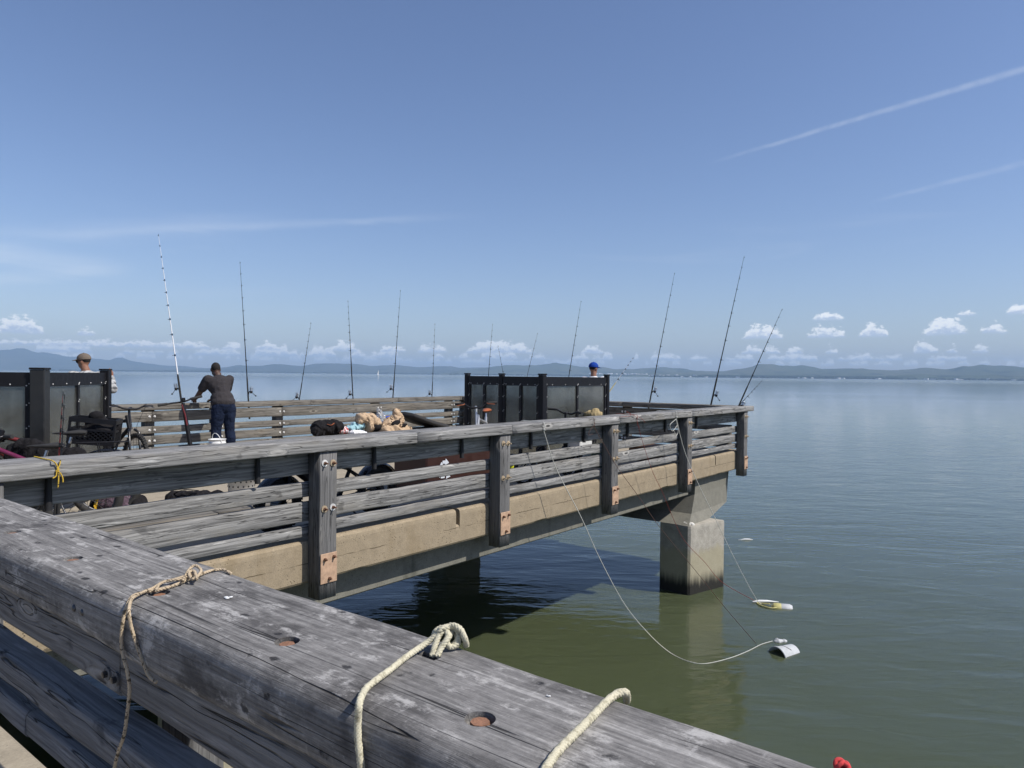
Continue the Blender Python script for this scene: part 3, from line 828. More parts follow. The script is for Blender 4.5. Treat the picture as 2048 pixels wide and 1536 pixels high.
# edge beam along the front, with two drain slots cut down from the top
def edge_piece(x0, x1, zt, seedv):
    """worn edge beam with an irregular top and bottom arris"""
    n = max(2, int((x1-x0)/0.12)); prof_n = 10; vs = []; fs = []
    zb = EDGE_B
    for i in range(n+1):
        x = x0+(x1-x0)*i/n
        j1 = mnoise.noise((x*2.3, seedv, 0))*0.010; j2 = mnoise.noise((x*3.1, seedv, 5))*0.012
        j3 = max(0, mnoise.noise((x*1.7, seedv, 9))-0.25)*0.09
        P = [(EY+0.32, zt), (EY+0.05, zt), (EY+0.018+j1*0.4, zt-0.006), (EY+0.004, zt-0.026+j1), (EY, zt-0.06),
             (EY, zb+0.05), (EY, zb+0.02+j3*0.5), (EY+0.012, zb+j2*0.4+j3), (EY+0.04, zb), (EY+0.32, zb)]
        vs += [(x, a, b) for a, b in P]
    for i in range(n):
        for k in range(prof_n):
            k2 = (k+1) % prof_n; fs.append((i*prof_n+k, i*prof_n+k2, (i+1)*prof_n+k2, (i+1)*prof_n+k))
    fs += [tuple(range(prof_n))[::-1], tuple(range(n*prof_n, (n+1)*prof_n))]
    return MB().add(vs, fs)
slots = [on_Y(916, 1030, EY).x, on_Y(1431, 925, EY).x]
xs = [1.03, slots[0]-0.03, slots[0]+0.03, slots[1]-0.02, slots[1]+0.02, SX1-0.012]
for k, (a, b) in enumerate(zip(xs, xs[1:])):
    wbuild(edge_piece(a, b, DK if k % 2 == 0 else DK-0.17, k*7.0), 'edge_beam', C_EDGE)
# side and back edge beams
mb = MB(); mb.box((SX1-0.1, (EY+0.33+12.9)/2, DK-0.19), (0.2, 12.9-EY-0.33, 0.37), None, 0.02); wbuild(mb, 'edge_beam', C_EDGE)
mb = MB(); mb.box(((-9+SX1-0.21)/2, 12.82, DK-0.19), (SX1-0.21+9, 0.18, 0.37), None, 0.02); wbuild(mb, 'edge_beam', C_EDGE)
# girders under the deck
for (gy, x1) in ((5.66, 12.30), (12.2, 12.30)):
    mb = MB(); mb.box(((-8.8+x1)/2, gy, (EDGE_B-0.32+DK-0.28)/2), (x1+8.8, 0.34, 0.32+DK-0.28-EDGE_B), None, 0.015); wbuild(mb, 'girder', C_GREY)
# column heads: tapered block under the deck
CT = -1.20
def head(y0, y1, N_, R2):
    """corbel: wider towards the column on its left, tapering in on its right"""
    top = DK-0.385
    rows = ((CT-0.0235, N_[0]+0.03, N_[1]+0.03, R2[0]-0.02), (CT+0.14, 12.22, y0-0.03, 13.90), (top-0.30, 12.42, y0, 14.02), (top, 12.45, y0, 14.08))
    vs = []
    for z, xa, ya, xb in rows:
        vs += [(xa, ya, z), (xb, ya, z), (xb, y1, z), (xa, y1, z)]
    fs = [(0, 3, 2, 1), (12, 13, 14, 15)]
    for r_ in range(3):
        for k in range(4):
            k2 = (k+1) % 4; fs.append((r_*4+k, r_*4+k2, r_*4+4+k2, r_*4+4+k))
    return MB().add(vs, fs)
NC = h_at_z(1377.5, 1191, WZ); LC = h_at_z(1316.5, 1176, WZ); RC = h_at_z(1449, 1172, WZ)
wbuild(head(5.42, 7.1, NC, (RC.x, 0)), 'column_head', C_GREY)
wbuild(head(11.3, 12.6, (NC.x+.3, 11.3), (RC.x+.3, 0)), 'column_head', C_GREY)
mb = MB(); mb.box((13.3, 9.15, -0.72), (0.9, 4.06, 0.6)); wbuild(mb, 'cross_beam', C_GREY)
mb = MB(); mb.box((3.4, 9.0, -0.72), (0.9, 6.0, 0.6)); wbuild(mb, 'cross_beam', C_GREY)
def column(N, L, R_, z0=WZ-3.0, z1=CT-0.024):
    N, L, R_ = Vector(N), Vector(L), Vector(R_); Q = L+R_-N; b = 0.035; vs = []
    cen = (N+Q)/2
    ring = []
    C4 = [N, R_, Q, L]
    for i, c in enumerate(C4):
        p, q = C4[i-1], C4[(i+1) % 4]
        ring += [c+(p-c).normalized()*b, c+(q-c).normalized()*b]
    fs = []; zz = [z0, WZ-0.3, WZ+0.6, z1-0.04, z1]
    for k, z in enumerate(zz):
        for c in ring:
            c2 = cen+(c-cen)*(0.985 if k == 4 else 1.0)
            vs.append((c2.x, c2.y, z))
    for k in range(len(zz)-1):
        for i in range(8):
            j = (i+1) % 8; fs.append((k*8+i, k*8+j, k*8+8+j, k*8+8+i))
    fs += [tuple(range(8))[::-1], tuple(range(32, 40))]
    return MB().add(vs, fs)
NC = h_at_z(1377.5, 1191, WZ); LC = h_at_z(1316.5, 1176, WZ); RC = h_at_z(1449, 1172, WZ)
wbuild(column(NC, LC, RC), 'column', C_COL)
for (ox, oy) in ((0.3, 6.2), (-8.9, 0.5), (-8.9, 6.2)):
    wbuild(column(*[p+Vector((ox, oy, 0)) for p in (NC, LC, RC)], z1=CT+0.30 if ox < 0 else CT-0.024), 'column', C_COL)
# bird droppings on the ledge of the column
mb = MB(); g = Vector(NC)+(LC-NC)*0.12+(RC-NC)*0.06
for k in range(9): mb.ell((g.x+rs.uniform(-.06, .14), g.y+rs.uniform(-.05, .1), CT-0.02+rs.uniform(0, .02)), (rs.uniform(.03, .07), rs.uniform(.03, .07), .03), None, 8, 5)
wbuild(mb, 'droppings', pm('bird_lime', (.62, .60, .55), 0.95, 0, 0.2, 60.0, 0.5))

# ------------------------------------------------------------------ timber railings
def board(name, parent, p0, p1, wd, ht, mat, seed=0, rnd=0.012, jit=0.004, seg=0.22, up=(0, 0, 1), nr=2):
    """weathered timber: rounded, slightly uneven section along local x"""
    p0, p1 = Vector(p0), Vector(p1); L = (p1-p0).length; x = (p1-p0).normalized()
    y = Vector(up).cross(x).normalized(); z = x.cross(y)
    n = max(2, int(L/seg)); sec = []
    for sy, sz in ((1, 1), (-1, 1), (-1, -1), (1, -1)):
        a0 = {(1, 1): 0, (-1, 1): 1, (-1, -1): 2, (1, -1): 3}[(sy, sz)]*math.pi/2
        for k in range(nr+1):
            a = a0+k*math.pi/2/nr
            sec.append((sy*(wd/2-rnd)+rnd*math.cos(a), sz*(ht/2-rnd)+rnd*math.sin(a)))
    m_ = len(sec); vs = []; fs = []
    for i in range(n+1):
        xx = -L/2+L*i/n
        for k, (a, b) in enumerate(sec):
            q = mnoise.noise((xx*1.9+seed*3.1, k//(nr+1)*5.0+seed, 1.0))*jit + mnoise.noise((xx*6.0+seed, k*2.0, 4.0))*jit*0.4
            ln = math.hypot(a, b)
            vs.append((xx, a*(1+q/ln*1.2), b*(1+q/ln*1.2)))
    for i in range(n):
        for k in range(m_):
            k2 = (k+1) % m_; fs.append((i*m_+k, (i+1)*m_+k, (i+1)*m_+k2, i*m_+k2))
    fs += [tuple(range(m_)), tuple(range(n*m_, (n+1)*m_))[::-1]]
    mb = MB().add(vs, fs, True)
    me = mb.mesh(name)
    for p in me.polygons:
        if len(p.vertices) > 4: p.use_smooth = False
    o = link(name, me, mat, parent)
    M = Matrix((x, y, z)).transposed().to_4x4(); M.translation = (p0+p1)/2
    if parent is not None: M = wmat(parent).inverted() @ M
    o.location = M.to_translation(); o.rotation_euler = M.to_euler()
    return o
def bolt(parent, p, nrm, r=0.030, washer=GALV, head_=GALV, hl=0.022):
    """washer with nut and bolt end"""
    nrm = Vector(nrm); p = Vector(p)
    mb = MB(); mb.cyl(p-nrm*0.004, p+nrm*0.005, r, 14)
    o = wbuild(mb, 'washer', washer, parent)
    mb = MB(); mb.cyl(p+nrm*0.0045, p+nrm*0.016, r*0.5, 6, smooth=False); mb.cyl(p+nrm*0.0165, p+nrm*(0.016+hl), r*0.27, 8)
    wbuild(mb, 'nut', head_, parent)
ZS = ((0.731, 0.545), (0.462, 0.340), (0.298, 0.135), (0.095, 0.002))     # boards of the platform railing, top and bottom
def rod_tube(parent, p, r=0.021, L=0.235):
    """black sleeve under the cap that takes the butt of a rod"""
    mb = MB(); p = Vector(p)
    mb.tube([p, p-Vector((0, 0, L*.45)), p-Vector((0, 0, L))], [r*0.8, r, r*1.15], 10)
    return wbuild(mb, 'rod_sleeve', PIPE, parent)

# --- front railing of the platform
FR = thing('timber_railing', 'long weathered timber railing along the front edge of the platform, with ropes tied on', 'railing', (8.0, 5.25, DK), group='timber railings of the pier')
CW = 0.345
capx = [0.76, on_Y(690, 880, 5.08).x+0.9, on_Y(1025, 850, 5.08).x, on_Y(1240, 835, 5.08).x, on_Y(1385, 822, 5.08).x, 14.52]
for k, (a, b) in enumerate(zip(capx, capx[1:])):
    board('cap_rail', FR, (a+0.003, 5.08+CW/2, CAPZ-0.052), (b-0.003, 5.08+CW/2, CAPZ-0.052), CW, 0.105, W_FAR, 10+k, 0.011, 0.005)
post_x = [(1.32, 1.51)]+[(on_Y(a, 930, 5.10).x, on_Y(b, 930, 5.10).x) for a, b in ((640, 675), (1001, 1021), (1224, 1237), (1374.5, 1384.5), (1488, 1494.5))]
for k, (a, b) in enumerate(post_x):
    cx = (a+b)/2
    po = board('post', FR, (cx, 5.185, -0.54), (cx, 5.185, CAPZ-0.106), 0.165, 0.185, W_POST, 30+k, 0.010, 0.003, up=(1, 0, 0))
    for j, (dx_, dz_) in enumerate(((-.045, .65), (.045, .645), (-.045, .25), (.045, .255))):
        wsh = GALV if (k == 1 and j in (0, 3)) else GALVT
        bolt(po, (cx+dx_, 5.10, dz_), (0, -1, 0), 0.031, wsh, RUSTD if k == 1 else GALVT, 0.03)
    mb = MB(); mb.box((cx+0.002, 5.094, -0.272), (0.176, 0.009, 0.262), None, 0.003)
    pl = wbuild(mb, 'steel_plate', RUST, po)
    for dx_, dz_ in ((-.045, -.19), (.05, -.18), (0.004, -.365)):
        mb = MB(); mb.cyl((cx+dx_, 5.088, dz_), (cx+dx_, 5.072, dz_), 0.015, 6, smooth=False); mb.cyl((cx+dx_, 5.0725, dz_), (cx+dx_, 5.055, dz_), 0.008, 8)
        wbuild(mb, 'nut', RUSTD, po)
joints = [0.97]+[(a+b)/2 for a, b in post_x[1:]]
for r_, (zt, zb) in enumerate(ZS):
    for k, (a, b) in enumerate(zip(joints, joints[1:])):
        dz_ = 0.008*math.sin(k*2.3+r_*1.7); hh = (zt-zb)*(1+0.06*math.sin(k*3.7+r_))
        o = board('slat', FR, (a+0.004, 5.272+0.038, (zt+zb)/2+dz_*0.6), (b-0.004, 5.272+0.038, (zt+zb)/2+dz_), 0.072, hh, W_FAR, 50+r_*9+k, 0.011, 0.008 if r_ else 0.005, 0.16)
for px in (98, 517, 750, 925, 1063, 1169, 1256, 1331, 1393):
    t = on_Y(px, 920, 5.235); rod_tube(FR, (t.x, 5.246, CAPZ-0.10))

# --- right railing
RR = thing('timber_railing', 'dark shaded timber railing on the right side of the platform', 'railing', (14.3, 9.0, DK), group='timber railings of the pier')
RX = 14.10
ry = [5.43, 7.9, 10.4, 13.06]
for k, (a, b) in enumerate(zip(ry, ry[1:])):
    board('cap_rail', RR, (RX+CW/2, a+0.003, CAPZ-0.052), (RX+CW/2, b-0.003, CAPZ-0.052), CW, 0.105, W_BACK, 70+k, 0.016, 0.006)
    for r_, (zt, zb) in enumerate(ZS):
        board('slat', RR, (RX+0.12, a+0.004, (zt+zb)/2), (RX+0.12, b-0.004, (zt+zb)/2), 0.072, zt-zb, W_BACK, 75+k+r_*4, 0.014, 0.008)
for k, yy in enumerate((7.9, 10.4, 12.9)):
    po = board('post', RR, (RX+0.25, yy, -0.50), (RX+0.25, yy, CAPZ-0.106), 0.165, 0.165, W_POST, 90+k, 0.010, 0.003, up=(1, 0, 0))
    for dz_ in (0.64, 0.40, 0.21, 0.05): bolt(po, (RX+0.083, yy+0.04, dz_), (-1, 0, 0), 0.022, GALV, GALV, 0.004); bolt(po, (RX+0.083, yy-0.04, dz_), (-1, 0, 0), 0.022, GALV, GALV, 0.004)
# --- back railing
BR = thing('timber_railing', 'brown weathered timber railing along the far side of the platform behind the standing man', 'railing', (5.0, 12.9, DK), group='timber railings of the pier')
BY = 12.72
bx = [-8.0, -5.5, -3.0, -0.6, 1.9, 4.35, 7.08, 9.3, 11.8, RX-0.002]
for k, (a, b) in enumerate(zip(bx, bx[1:])):
    board('cap_rail', BR, (a+0.003, BY+CW/2, CAPZ-0.052), (b-0.003, BY+CW/2, CAPZ-0.052), CW, 0.105, W_BACK, 110+k, 0.016, 0.007)
pbx = [-7.6, -5.2, -2.75, -0.3, 2.15]+[on_Y(p, 850, BY+0.25).x for p in (292, 427, 551, 746, 893)]
for r_, (zt, zb) in enumerate(ZS):
    jx = [-8.0]+pbx[1::2]+[RX+0.08]
    for k, (a, b) in enumerate(zip(jx, jx[1:])):
        board('slat', BR, (a+0.004, BY+0.06, (zt+zb)/2), (b-0.004, BY+0.06, (zt+zb)/2), 0.072, (zt-zb)*(1+0.05*math.sin(k*2.1+r_*3)), W_BACK, 130+k+r_*6, 0.014, 0.009)
for k, xx in enumerate(pbx):
    po = board('post', BR, (xx, BY+0.185, -0.50), (xx, BY+0.185, CAPZ-0.106), 0.165, 0.165, W_POST, 160+k, 0.010, 0.003, up=(1, 0, 0))
    if k > 3:
        for dz_ in (0.64, 0.40, 0.21, 0.05):
            for sx_ in (-.045, .045): bolt(po, (xx+sx_, BY+0.023, dz_), (0, -1, 0), 0.020, GALV, GALV, 0.002)

# --- near railing beside the camera
NR = thing('timber_railing', 'thick weathered grey timber railing across the foreground, knotted with rope', 'railing', (1.0, 1.5, DK), group='timber railings of the pier')
NX0, NX1, NT_ = 0.795, 1.145, 0.145
cap0 = board('cap_rail', None, ((NX0+NX1)/2, -3.2, CAPZ-NT_/2), ((NX0+NX1)/2, 5.072, CAPZ-NT_/2), NX1-NX0, NT_, W_NEAR, 200, 0.040, 0.006, 0.12, nr=5)
# countersunk bolt holes and the slot the cream rope passes through
hole_px = [(25, 1064), (146, 1117), (318, 1186), (574, 1283), (960, 1437)]
holes = [h_at_z(x, y, CAPZ) for x, y in hole_px]+[Vector((0.912, 0.23, CAPZ))]
slot = h_at_z(858, 1312, CAPZ)
cut = MB()
for hpt in holes: cut.cyl((hpt.x, hpt.y, CAPZ-0.022), (hpt.x, hpt.y, CAPZ+0.05), 0.027, 24)
cut.box((slot.x, slot.y, CAPZ-0.04), (0.022, 0.05, 0.2))
cme = cut.mesh('cutter'); bm = bmesh.new(); bm.from_mesh(cme); bmesh.ops.remove_doubles(bm, verts=bm.verts, dist=1e-5); bmesh.ops.recalc_face_normals(bm, faces=bm.faces); bm.to_mesh(cme); bm.free()
co = link('cutter', cme, None)
md = cap0.modifiers.new('b', 'BOOLEAN'); md.operation = 'DIFFERENCE'; md.object = co; md.solver = 'EXACT'
dg = bpy.context.evaluated_depsgraph_get(); dg.update()
me = bpy.data.meshes.new_from_object(cap0.evaluated_get(dg))
cap0.modifiers.clear(); cap0.data = me; me.set_sharp_from_angle(angle=R(62))
bpy.data.objects.remove(co)
me.materials.clear(); me.materials.append(W_NEAR)
mw = cap0.matrix_basis.copy(); cap0.parent = NR
M = wmat(NR).inverted() @ Matrix.LocRotScale(cap0.location, cap0.rotation_euler, None)
cap0.location = M.to_translation(); cap0.rotation_euler = M.to_euler()
RUSTH = pm('rust_brown_head', (.26, .13, .075), 0.85, 0, 0.5, 160.0, 0.8)
for hpt in holes:
    mb = MB(); mb.cyl((hpt.x, hpt.y, CAPZ-0.0215), (hpt.x, hpt.y, CAPZ-0.005), 0.0188, 8, 0.0165, False)
    wbuild(mb, 'rusty_bolt_head', RUSTH, cap0)
def nslat(x0, x1, zt, zb, ys, seed, mat=W_SLAT):
    for k, (a, b) in enumerate(zip(ys, ys[1:])):
        board('slat', NR, ((x0+x1)/2, a+0.003, (zt+zb)/2), ((x0+x1)/2, b-0.003, (zt+zb)/2), x1-x0, zt-zb, mat, seed+k, 0.016, 0.006, 0.12)
PY = [on_X(225, 1392, 0.86).y]
PY = [PY[0]-2.44, PY[0], PY[0]+2.30]
nslat(0.862, 0.952, CAPZ-NT_-0.002, 0.550, [-3.0, PY[1]-0.04, 4.9], 210)
nslat(0.845, 0.952, 0.456, 0.358, [-3.0, 4.9], 220)
nslat(0.845, 0.940, 0.322, 0.238, [-3.0, PY[1]+0.6, 4.9], 225)
for k, yy in enumerate(PY):
    po = board('post', NR, (1.088, yy, -0.5), (1.088, yy, CAPZ-NT_-0.002), 0.165, 0.115, W_POST, 230+k, 0.010, 0.003, up=(1, 0, 0))
    for dy_ in (-0.028, 0.028):
        mb = MB(); mb.ell((NX0+0.001, yy+0.06+dy_, CAPZ-0.072), (0.006, 0.010, 0.010), None, 10, 6); wbuild(mb, 'bolt_head', DSTEEL, po)
        bolt(po, (0.861, yy+dy_, 0.598), (-1, 0, 0), 0.018, W_POST, DSTEEL, 0.001)

# ------------------------------------------------------------------ ropes on the near rail
zt = CAPZ
def T(px, py, lift=0.006): 
    p = h_at_z(px, py, zt+lift); return p
def face(px, py, X): return on_X(px, py, X)
# tan twisted rope with a bow knot
r_t = 0.0046
tr = thing('tan_rope', 'thin flecked tan rope tied in a bow across the near rail, ends hanging down', 'rope', T(380, 1150))
A = [T(462, 1147, 0.004), T(445, 1139), T(420, 1142), T(395, 1152), T(375, 1160), T(345, 1172), T(315, 1180), T(300, 1182), T(270, 1190), T(258, 1203, 0.004), face(247, 1235, NX0-0.006), face(243, 1290, NX0-0.010), face(255, 1345, NX0-0.012), face(259, 1380, NX0-0.012), face(254, 1430, NX0-0.016), face(248, 1470, NX0-0.02), face(236, 1505, NX0-0.02), face(228, 1540, NX0-0.02), face(222, 1580, NX0-0.02)]
wbuild(rope_mb(spline(A, 10), r_t), 'rope_strand', ROPE_T, tr)
B = [T(385, 1152, 0.012), T(360, 1158, 0.014), T(330, 1163, 0.012), T(305, 1177, 0.008), T(285, 1185, 0.013), T(264, 1198, 0.012), face(258, 1222, NX0-0.015), face(262, 1252, NX0-0.012), face(272, 1285, NX0-0.008), face(285, 1320, NX0-0.006), face(297, 1350, NX0-0.004), face(314, 1366, NX0-0.004)]
wbuild(rope_mb(spline(B, 10), r_t*0.95), 'rope_strand', ROPE_T, tr)
C_ = [T(365, 1163, 0.014), T(378, 1140, 0.016), T(390, 1131, 0.022), T(402, 1140, 0.016), T(396, 1152, 0.017), T(384, 1158, 0.016), T(378, 1146, 0.02), T(388, 1142, 0.022), T(394, 1158, 0.018)]
wbuild(rope_mb(spline(C_, 10), r_t*0.95), 'bow_loop', ROPE_T, tr)
D_ = [T(312, 1180, 0.012), T(322, 1166, 0.008), T(345, 1160, 0.012), T(372, 1152, 0.012), T(390, 1147, 0.014)]
wbuild(rope_mb(spline(D_, 10), r_t*0.9), 'bow_loop', ROPE_T, tr)
# thick cream braided rope through the slot
cr = thing('cream_rope', 'thick cream braided rope knotted at the near rail and hanging down its side', 'rope', T(890, 1290))
r_c = 0.0069
def loopz(px, py, z): return h_at_z(px, py, z)
A = [loopz(876, 1268, zt+0.035), T(850, 1288, 0.018), T(815, 1312, 0.010), T(780, 1340, 0.009), T(750, 1362, 0.009), T(730, 1380, 0.006), face(719, 1405, NX0-0.006), face(716, 1440, NX0-0.008), face(716, 1480, NX0-0.010), face(721, 1520, NX0-0.010), face(724, 1560, NX0-0.010)]
wbuild(rope_mb(spline(A, 10), r_c, 4, 4.2), 'rope_strand', ROPE_C, cr)
K = [(864, 1312, 0.002), (872, 1285, .022), (882, 1265, .038), (902, 1251, .050), (920, 1258, .046), (930, 1278, .025), (933, 1293, .0)]
wbuild(rope_mb(spline([loopz(a, b, zt+c) for a, b, c in K], 10), r_c, 4, 4.2), 'knot_loop', ROPE_C, cr)
K = [(874, 1313, 0.002), (884, 1293, .016), (896, 1276, .030), (905, 1262, .034), (914, 1270, .026), (915, 1288, .014), (900, 1294, .010), (893, 1284, .022), (896, 1268, .036), (886, 1256, .044), (872, 1262, .040), (868, 1272, .028)]
wbuild(rope_mb(spline([loopz(a, b, zt+c) for a, b, c in K], 10), r_c, 4, 4.2), 'knot_loop', ROPE_C, cr)
K = [(903, 1293, .008), (914, 1282, .020), (917, 1266, .034), (908, 1256, .042), (894, 1254, .048), (880, 1260, .044), (874, 1270, .03)]
wbuild(rope_mb(spline([loopz(a, b, zt+c) for a, b, c in K], 10), r_c, 4, 4.2), 'knot_loop', ROPE_C, cr)
# a second pass of cream rope over the rail
c2 = thing('cream_rope', 'fluffy cream rope lying straight across the near rail at lower centre, right of the knot', 'rope', T(1170, 1460))
A = [h_at_z(1254, 1402, zt-0.04), h_at_z(1252, 1386, zt+0.006), T(1238, 1386, 0.010), T(1215, 1402, 0.009), T(1180, 1438, 0.009), T(1150, 1468, 0.009), T(1120, 1498, 0.009), T(1096, 1530, 0.009), T(1078, 1565, 0.009), T(1060, 1610, 0.009)]
wbuild(rope_mb(spline(A, 10), 0.0077, 4, 4.2), 'rope_strand', ROPE_C, c2)
rk = thing('red_cord_knot', 'red cord knot on the outer edge of the near rail at bottom right', 'cord', T(1686, 1536))
g = T(1686, 1537, 0.003)
mb = MB()
for k in range(4):
    a = k*1.3; mb.torus(g+Vector((rs.uniform(-.004, .004), rs.uniform(-.004, .004), 0.004)), 0.006+0.0015*(k % 2), 0.0034, (math.cos(a), math.sin(a), 0.6), 16, 6)
mb.tube(spline([g, g+Vector((.02, .0, -.004)), g+Vector((.035, -.01, -.05)), g+Vector((.036, -.012, -.16))], 6), 0.004, 6)
wbuild(mb, 'knot', pm('bright_red_cord', (.55, .05, .05), 0.9, 0, 0.3, 200.0, 0.5), rk)
# gull droppings on the near cap: small white splashes
mb = MB()
for (px, py, s_) in ((456, 1195, .008), (1097, 1393, .003)):
    if s_ > 0:
        p = h_at_z(px, py, CAPZ)
        for k in range(4): mb.ell((p.x+rs.uniform(-s_, s_), p.y+rs.uniform(-s_, s_), CAPZ+0.0015), (s_*rs.uniform(.4, .9), s_*rs.uniform(.4, .9), 0.0016), None, 7, 4)
wbuild(mb, 'droppings', WHITEP, cap0)

# ------------------------------------------------------------------ cords from the platform railing to the water
def cord(name, label, pix, Y0, mat, rad, knot=None, end_z=None, extra=None, group=None):
    """cord tied to the front railing; pixel path with depth running from the rail to the end point"""
    p0 = on_Y(pix[0][0], pix[0][1], Y0); f0 = fdist(p0)
    e = h_at_z(pix[-1][0], pix[-1][1], WZ+0.01 if end_z is None else end_z); f1 = fdist(e)
    L = [0.0]
    for a, b in zip(pix, pix[1:]): L.append(L[-1]+math.hypot(a[0]-b[0], a[1]-b[1]))
    pts = []
    for (x, y), l in zip(pix, L):
        f = f0+(f1-f0)*(l/L[-1]); p = at_f(x, y, f)
        if p.z < WZ+0.008: p = h_at_z(x, y, WZ+0.008)
        pts.append(p)
    t = thing(name, label, 'cord', pts[0], 0, group)
    wbuild(MB().tube(spline(pts, 8), rad, 6), 'line', mat, t)
    p = pts[0]
    mb = MB()
    mb.tube(spline([p+Vector((0, -.004, 0)), p+Vector((.004, -.012, .03)), (p.x+.006, 5.07, CAPZ+.004), (p.x+.01, 5.12, CAPZ+.008), (p.x+.015, 5.30, CAPZ+.008), (p.x+.02, 5.43, CAPZ+.004), (p.x+.02, 5.435, CAPZ-.06)], 6), rad*0.9, 6)
    for k in range(3):
        a = k*1.1; mb.torus(p+Vector((0, -0.008, 0.004*k)), rad*2.2, rad*0.95, (math.cos(a), 0.5, math.sin(a)), 14, 6)
    wbuild(mb, 'knot', mat, t)
    for k, pp in enumerate(extra or []):
        wbuild(MB().tube(spline([on_Y(x, y, 5.055) for x, y in pp], 8), rad*0.8, 6), 'loose_end', mat, t)
    return t
cord('white_line', 'pale cord from the railing sagging to the water by the white bucket', [(1087, 860), (1112, 936), (1160, 1030), (1200, 1118), (1250, 1210), (1300, 1270), (1340, 1305), (1378, 1323), (1412, 1327), (1460, 1316), (1496, 1302), (1522, 1289), (1545, 1282)], 5.07, ROPE_W, 0.0048)
cord('white_line', 'pale cord from the railing beside the fourth post to the yellow capped float', [(1352, 835), (1370, 905), (1400, 975), (1432, 1040), (1462, 1103), (1490, 1158), (1516, 1203), (1530, 1207)], 5.07, ROPE_W, 0.0055, extra=[[(1352, 838), (1340, 850), (1345, 862), (1355, 850)], [(1352, 838), (1356, 862), (1352, 871), (1348, 862)]])
cord('red_line', 'thin red cord looped on the railing top and running past the column to the float', [(1273, 836), (1284, 880), (1304, 940), (1325, 985), (1350, 1045), (1372, 1085), (1410, 1125), (1445, 1165), (1510, 1202)], 5.07, ROPE_R, 0.0034, extra=[[(1272, 833), (1258, 826), (1253, 823), (1262, 831), (1240, 834)], [(1274, 838), (1275, 850), (1279, 855)], [(1275, 832), (1284, 838), (1290, 845)]])
cord('red_line', 'dark red line slanting from the railing down to the white bucket', [(1187, 852), (1210, 893), (1235, 935), (1275, 990), (1320, 1055), (1390, 1140), (1450, 1215), (1512, 1287)], 5.07, ROPE_D, 0.0034, extra=[[(1187, 852), (1180, 861), (1177, 870), (1186, 868)], [(1187, 852), (1190, 846), (1186, 844)]])
# yellow cord on the railing at left
g0 = on_Y(117, 922, 5.07)
yc = thing('yellow_rope', 'short yellow and black cord knotted round the railing cap at left', 'cord', g0)
def Yp(x, y): return on_Y(x, y, 5.068)
mb = rope_mb(spline([Vector((g0.x-.02, 5.42, CAPZ+.005)), Vector((g0.x-.03, 5.2, CAPZ+.007)), Yp(104, 921), Yp(112, 928), Yp(115, 938), Yp(112, 944)], 8), 0.0042)
for L_ in ([(121, 920), (119, 930), (116, 938), (118, 944), (112, 941), (120, 938)], [(113, 944), (112, 952), (105, 957)], [(117, 945), (117, 960), (116, 976)], [(120, 945), (125, 955), (126, 965)]):
    q = rope_mb(spline([Yp(*a) for a in L_], 8), 0.0042); mb.add(q.v, q.f, True)
wbuild(mb, 'knotted_cord', ROPE_Y, yc)

# ------------------------------------------------------------------ wind screens
def wind_screen(name, label, origin, wings, post_r=0.06, height=1.485):
    """black frame screens of smoked panes; each wing = (direction angle, section lengths, panes per section)"""
    t = thing(name, label, 'wind screen', (origin.x, origin.y, DK), 0, 'wind screens on the platform')
    def post(p, r):
        mb = MB(); mb.box((p.x, p.y, height/2+0.015), (2*r, 2*r, height-0.03), Matrix.Rotation(wings[0][0], 3, 'Z'), 0.008)
        po = mb.build('post', BLK if r < 0.07 else POSTG, t)
        mb = MB(); mb.box((p.x, p.y, height+0.012), (2*r+0.012, 2*r+0.012, 0.022), Matrix.Rotation(wings[0][0], 3, 'Z'), 0.006); mb.build('post_cap', BLK, po)
    post(Vector((0, 0, 0)), post_r)
    for wi, (ang, secs, npane) in enumerate(wings):
        d = Vector((math.cos(ang), math.sin(ang), 0)); nrm = Vector((-d.y, d.x, 0)); s = post_r
        for si, L in enumerate(secs):
            a, b = s+0.004, s+L-0.05
            H0, H1 = 0.10, height-0.028
            mb = MB()
            fw = 0.055
            mb.bar(d*a+Vector((0, 0, H1-0.075)), d*b+Vector((0, 0, H1-0.075)), 0.045, 0.15)
            mb.bar(d*a+Vector((0, 0, H0+0.04)), d*b+Vector((0, 0, H0+0.04)), 0.045, 0.08)
            n = npane
            for k in range(n+1):
                c = a+fw/2+(b-a-fw)*k/n
                mb.bar(d*c+Vector((0, 0, H0+0.0805)), d*c+Vector((0, 0, H1-0.1505)), 0.043, fw, tuple(d))
            fr = mb.build('frame', BLK, t)
            for k in range(n):
                c0 = a+fw+(b-a-fw)*k/n+0.001; c1 = a+(b-a-fw)*(k+1)/n-0.001
                mb = MB(); mb.bar(d*c0+Vector((0, 0, (H0+H1)/2-0.035)), d*c1+Vector((0, 0, (H0+H1)/2-0.035)), 0.008, H1-H0-0.232)
                mb.build('pane', PANE, fr)
            mb = MB()
            for k in range(n+1):
                c = a+fw/2+(b-a-fw)*k/n
                for zz in (0.35, 0.62, 0.88, 1.12, 1.32):
                    for sg in (-1, 1):
                        mb.ell(d*(c+0.012*sg)+nrm*0.0235*sg+Vector((0, 0, zz)), 0.007, None, 6, 4)
                        mb.ell(d*(c-0.012*sg)+nrm*0.0235*sg+Vector((0, 0, zz+.02)), 0.006, None, 6, 4)
            for sg in (-1, 1):
                for k in range(5): mb.ell(d*(a+(b-a)*(k+.5)/5)+nrm*0.0235*sg+Vector((0, 0, H1-0.125)), 0.007, None, 6, 4)
            setp(mb.build('screws', GALV, fr), kind='stuff')
            s += L
            post(d*(s-0.005), post_r*0.8)
POSTG = pm('grey_black_steel', (.016, .016, .0155), 0.45, 0.0, 0.5, 14.0, 0.2)
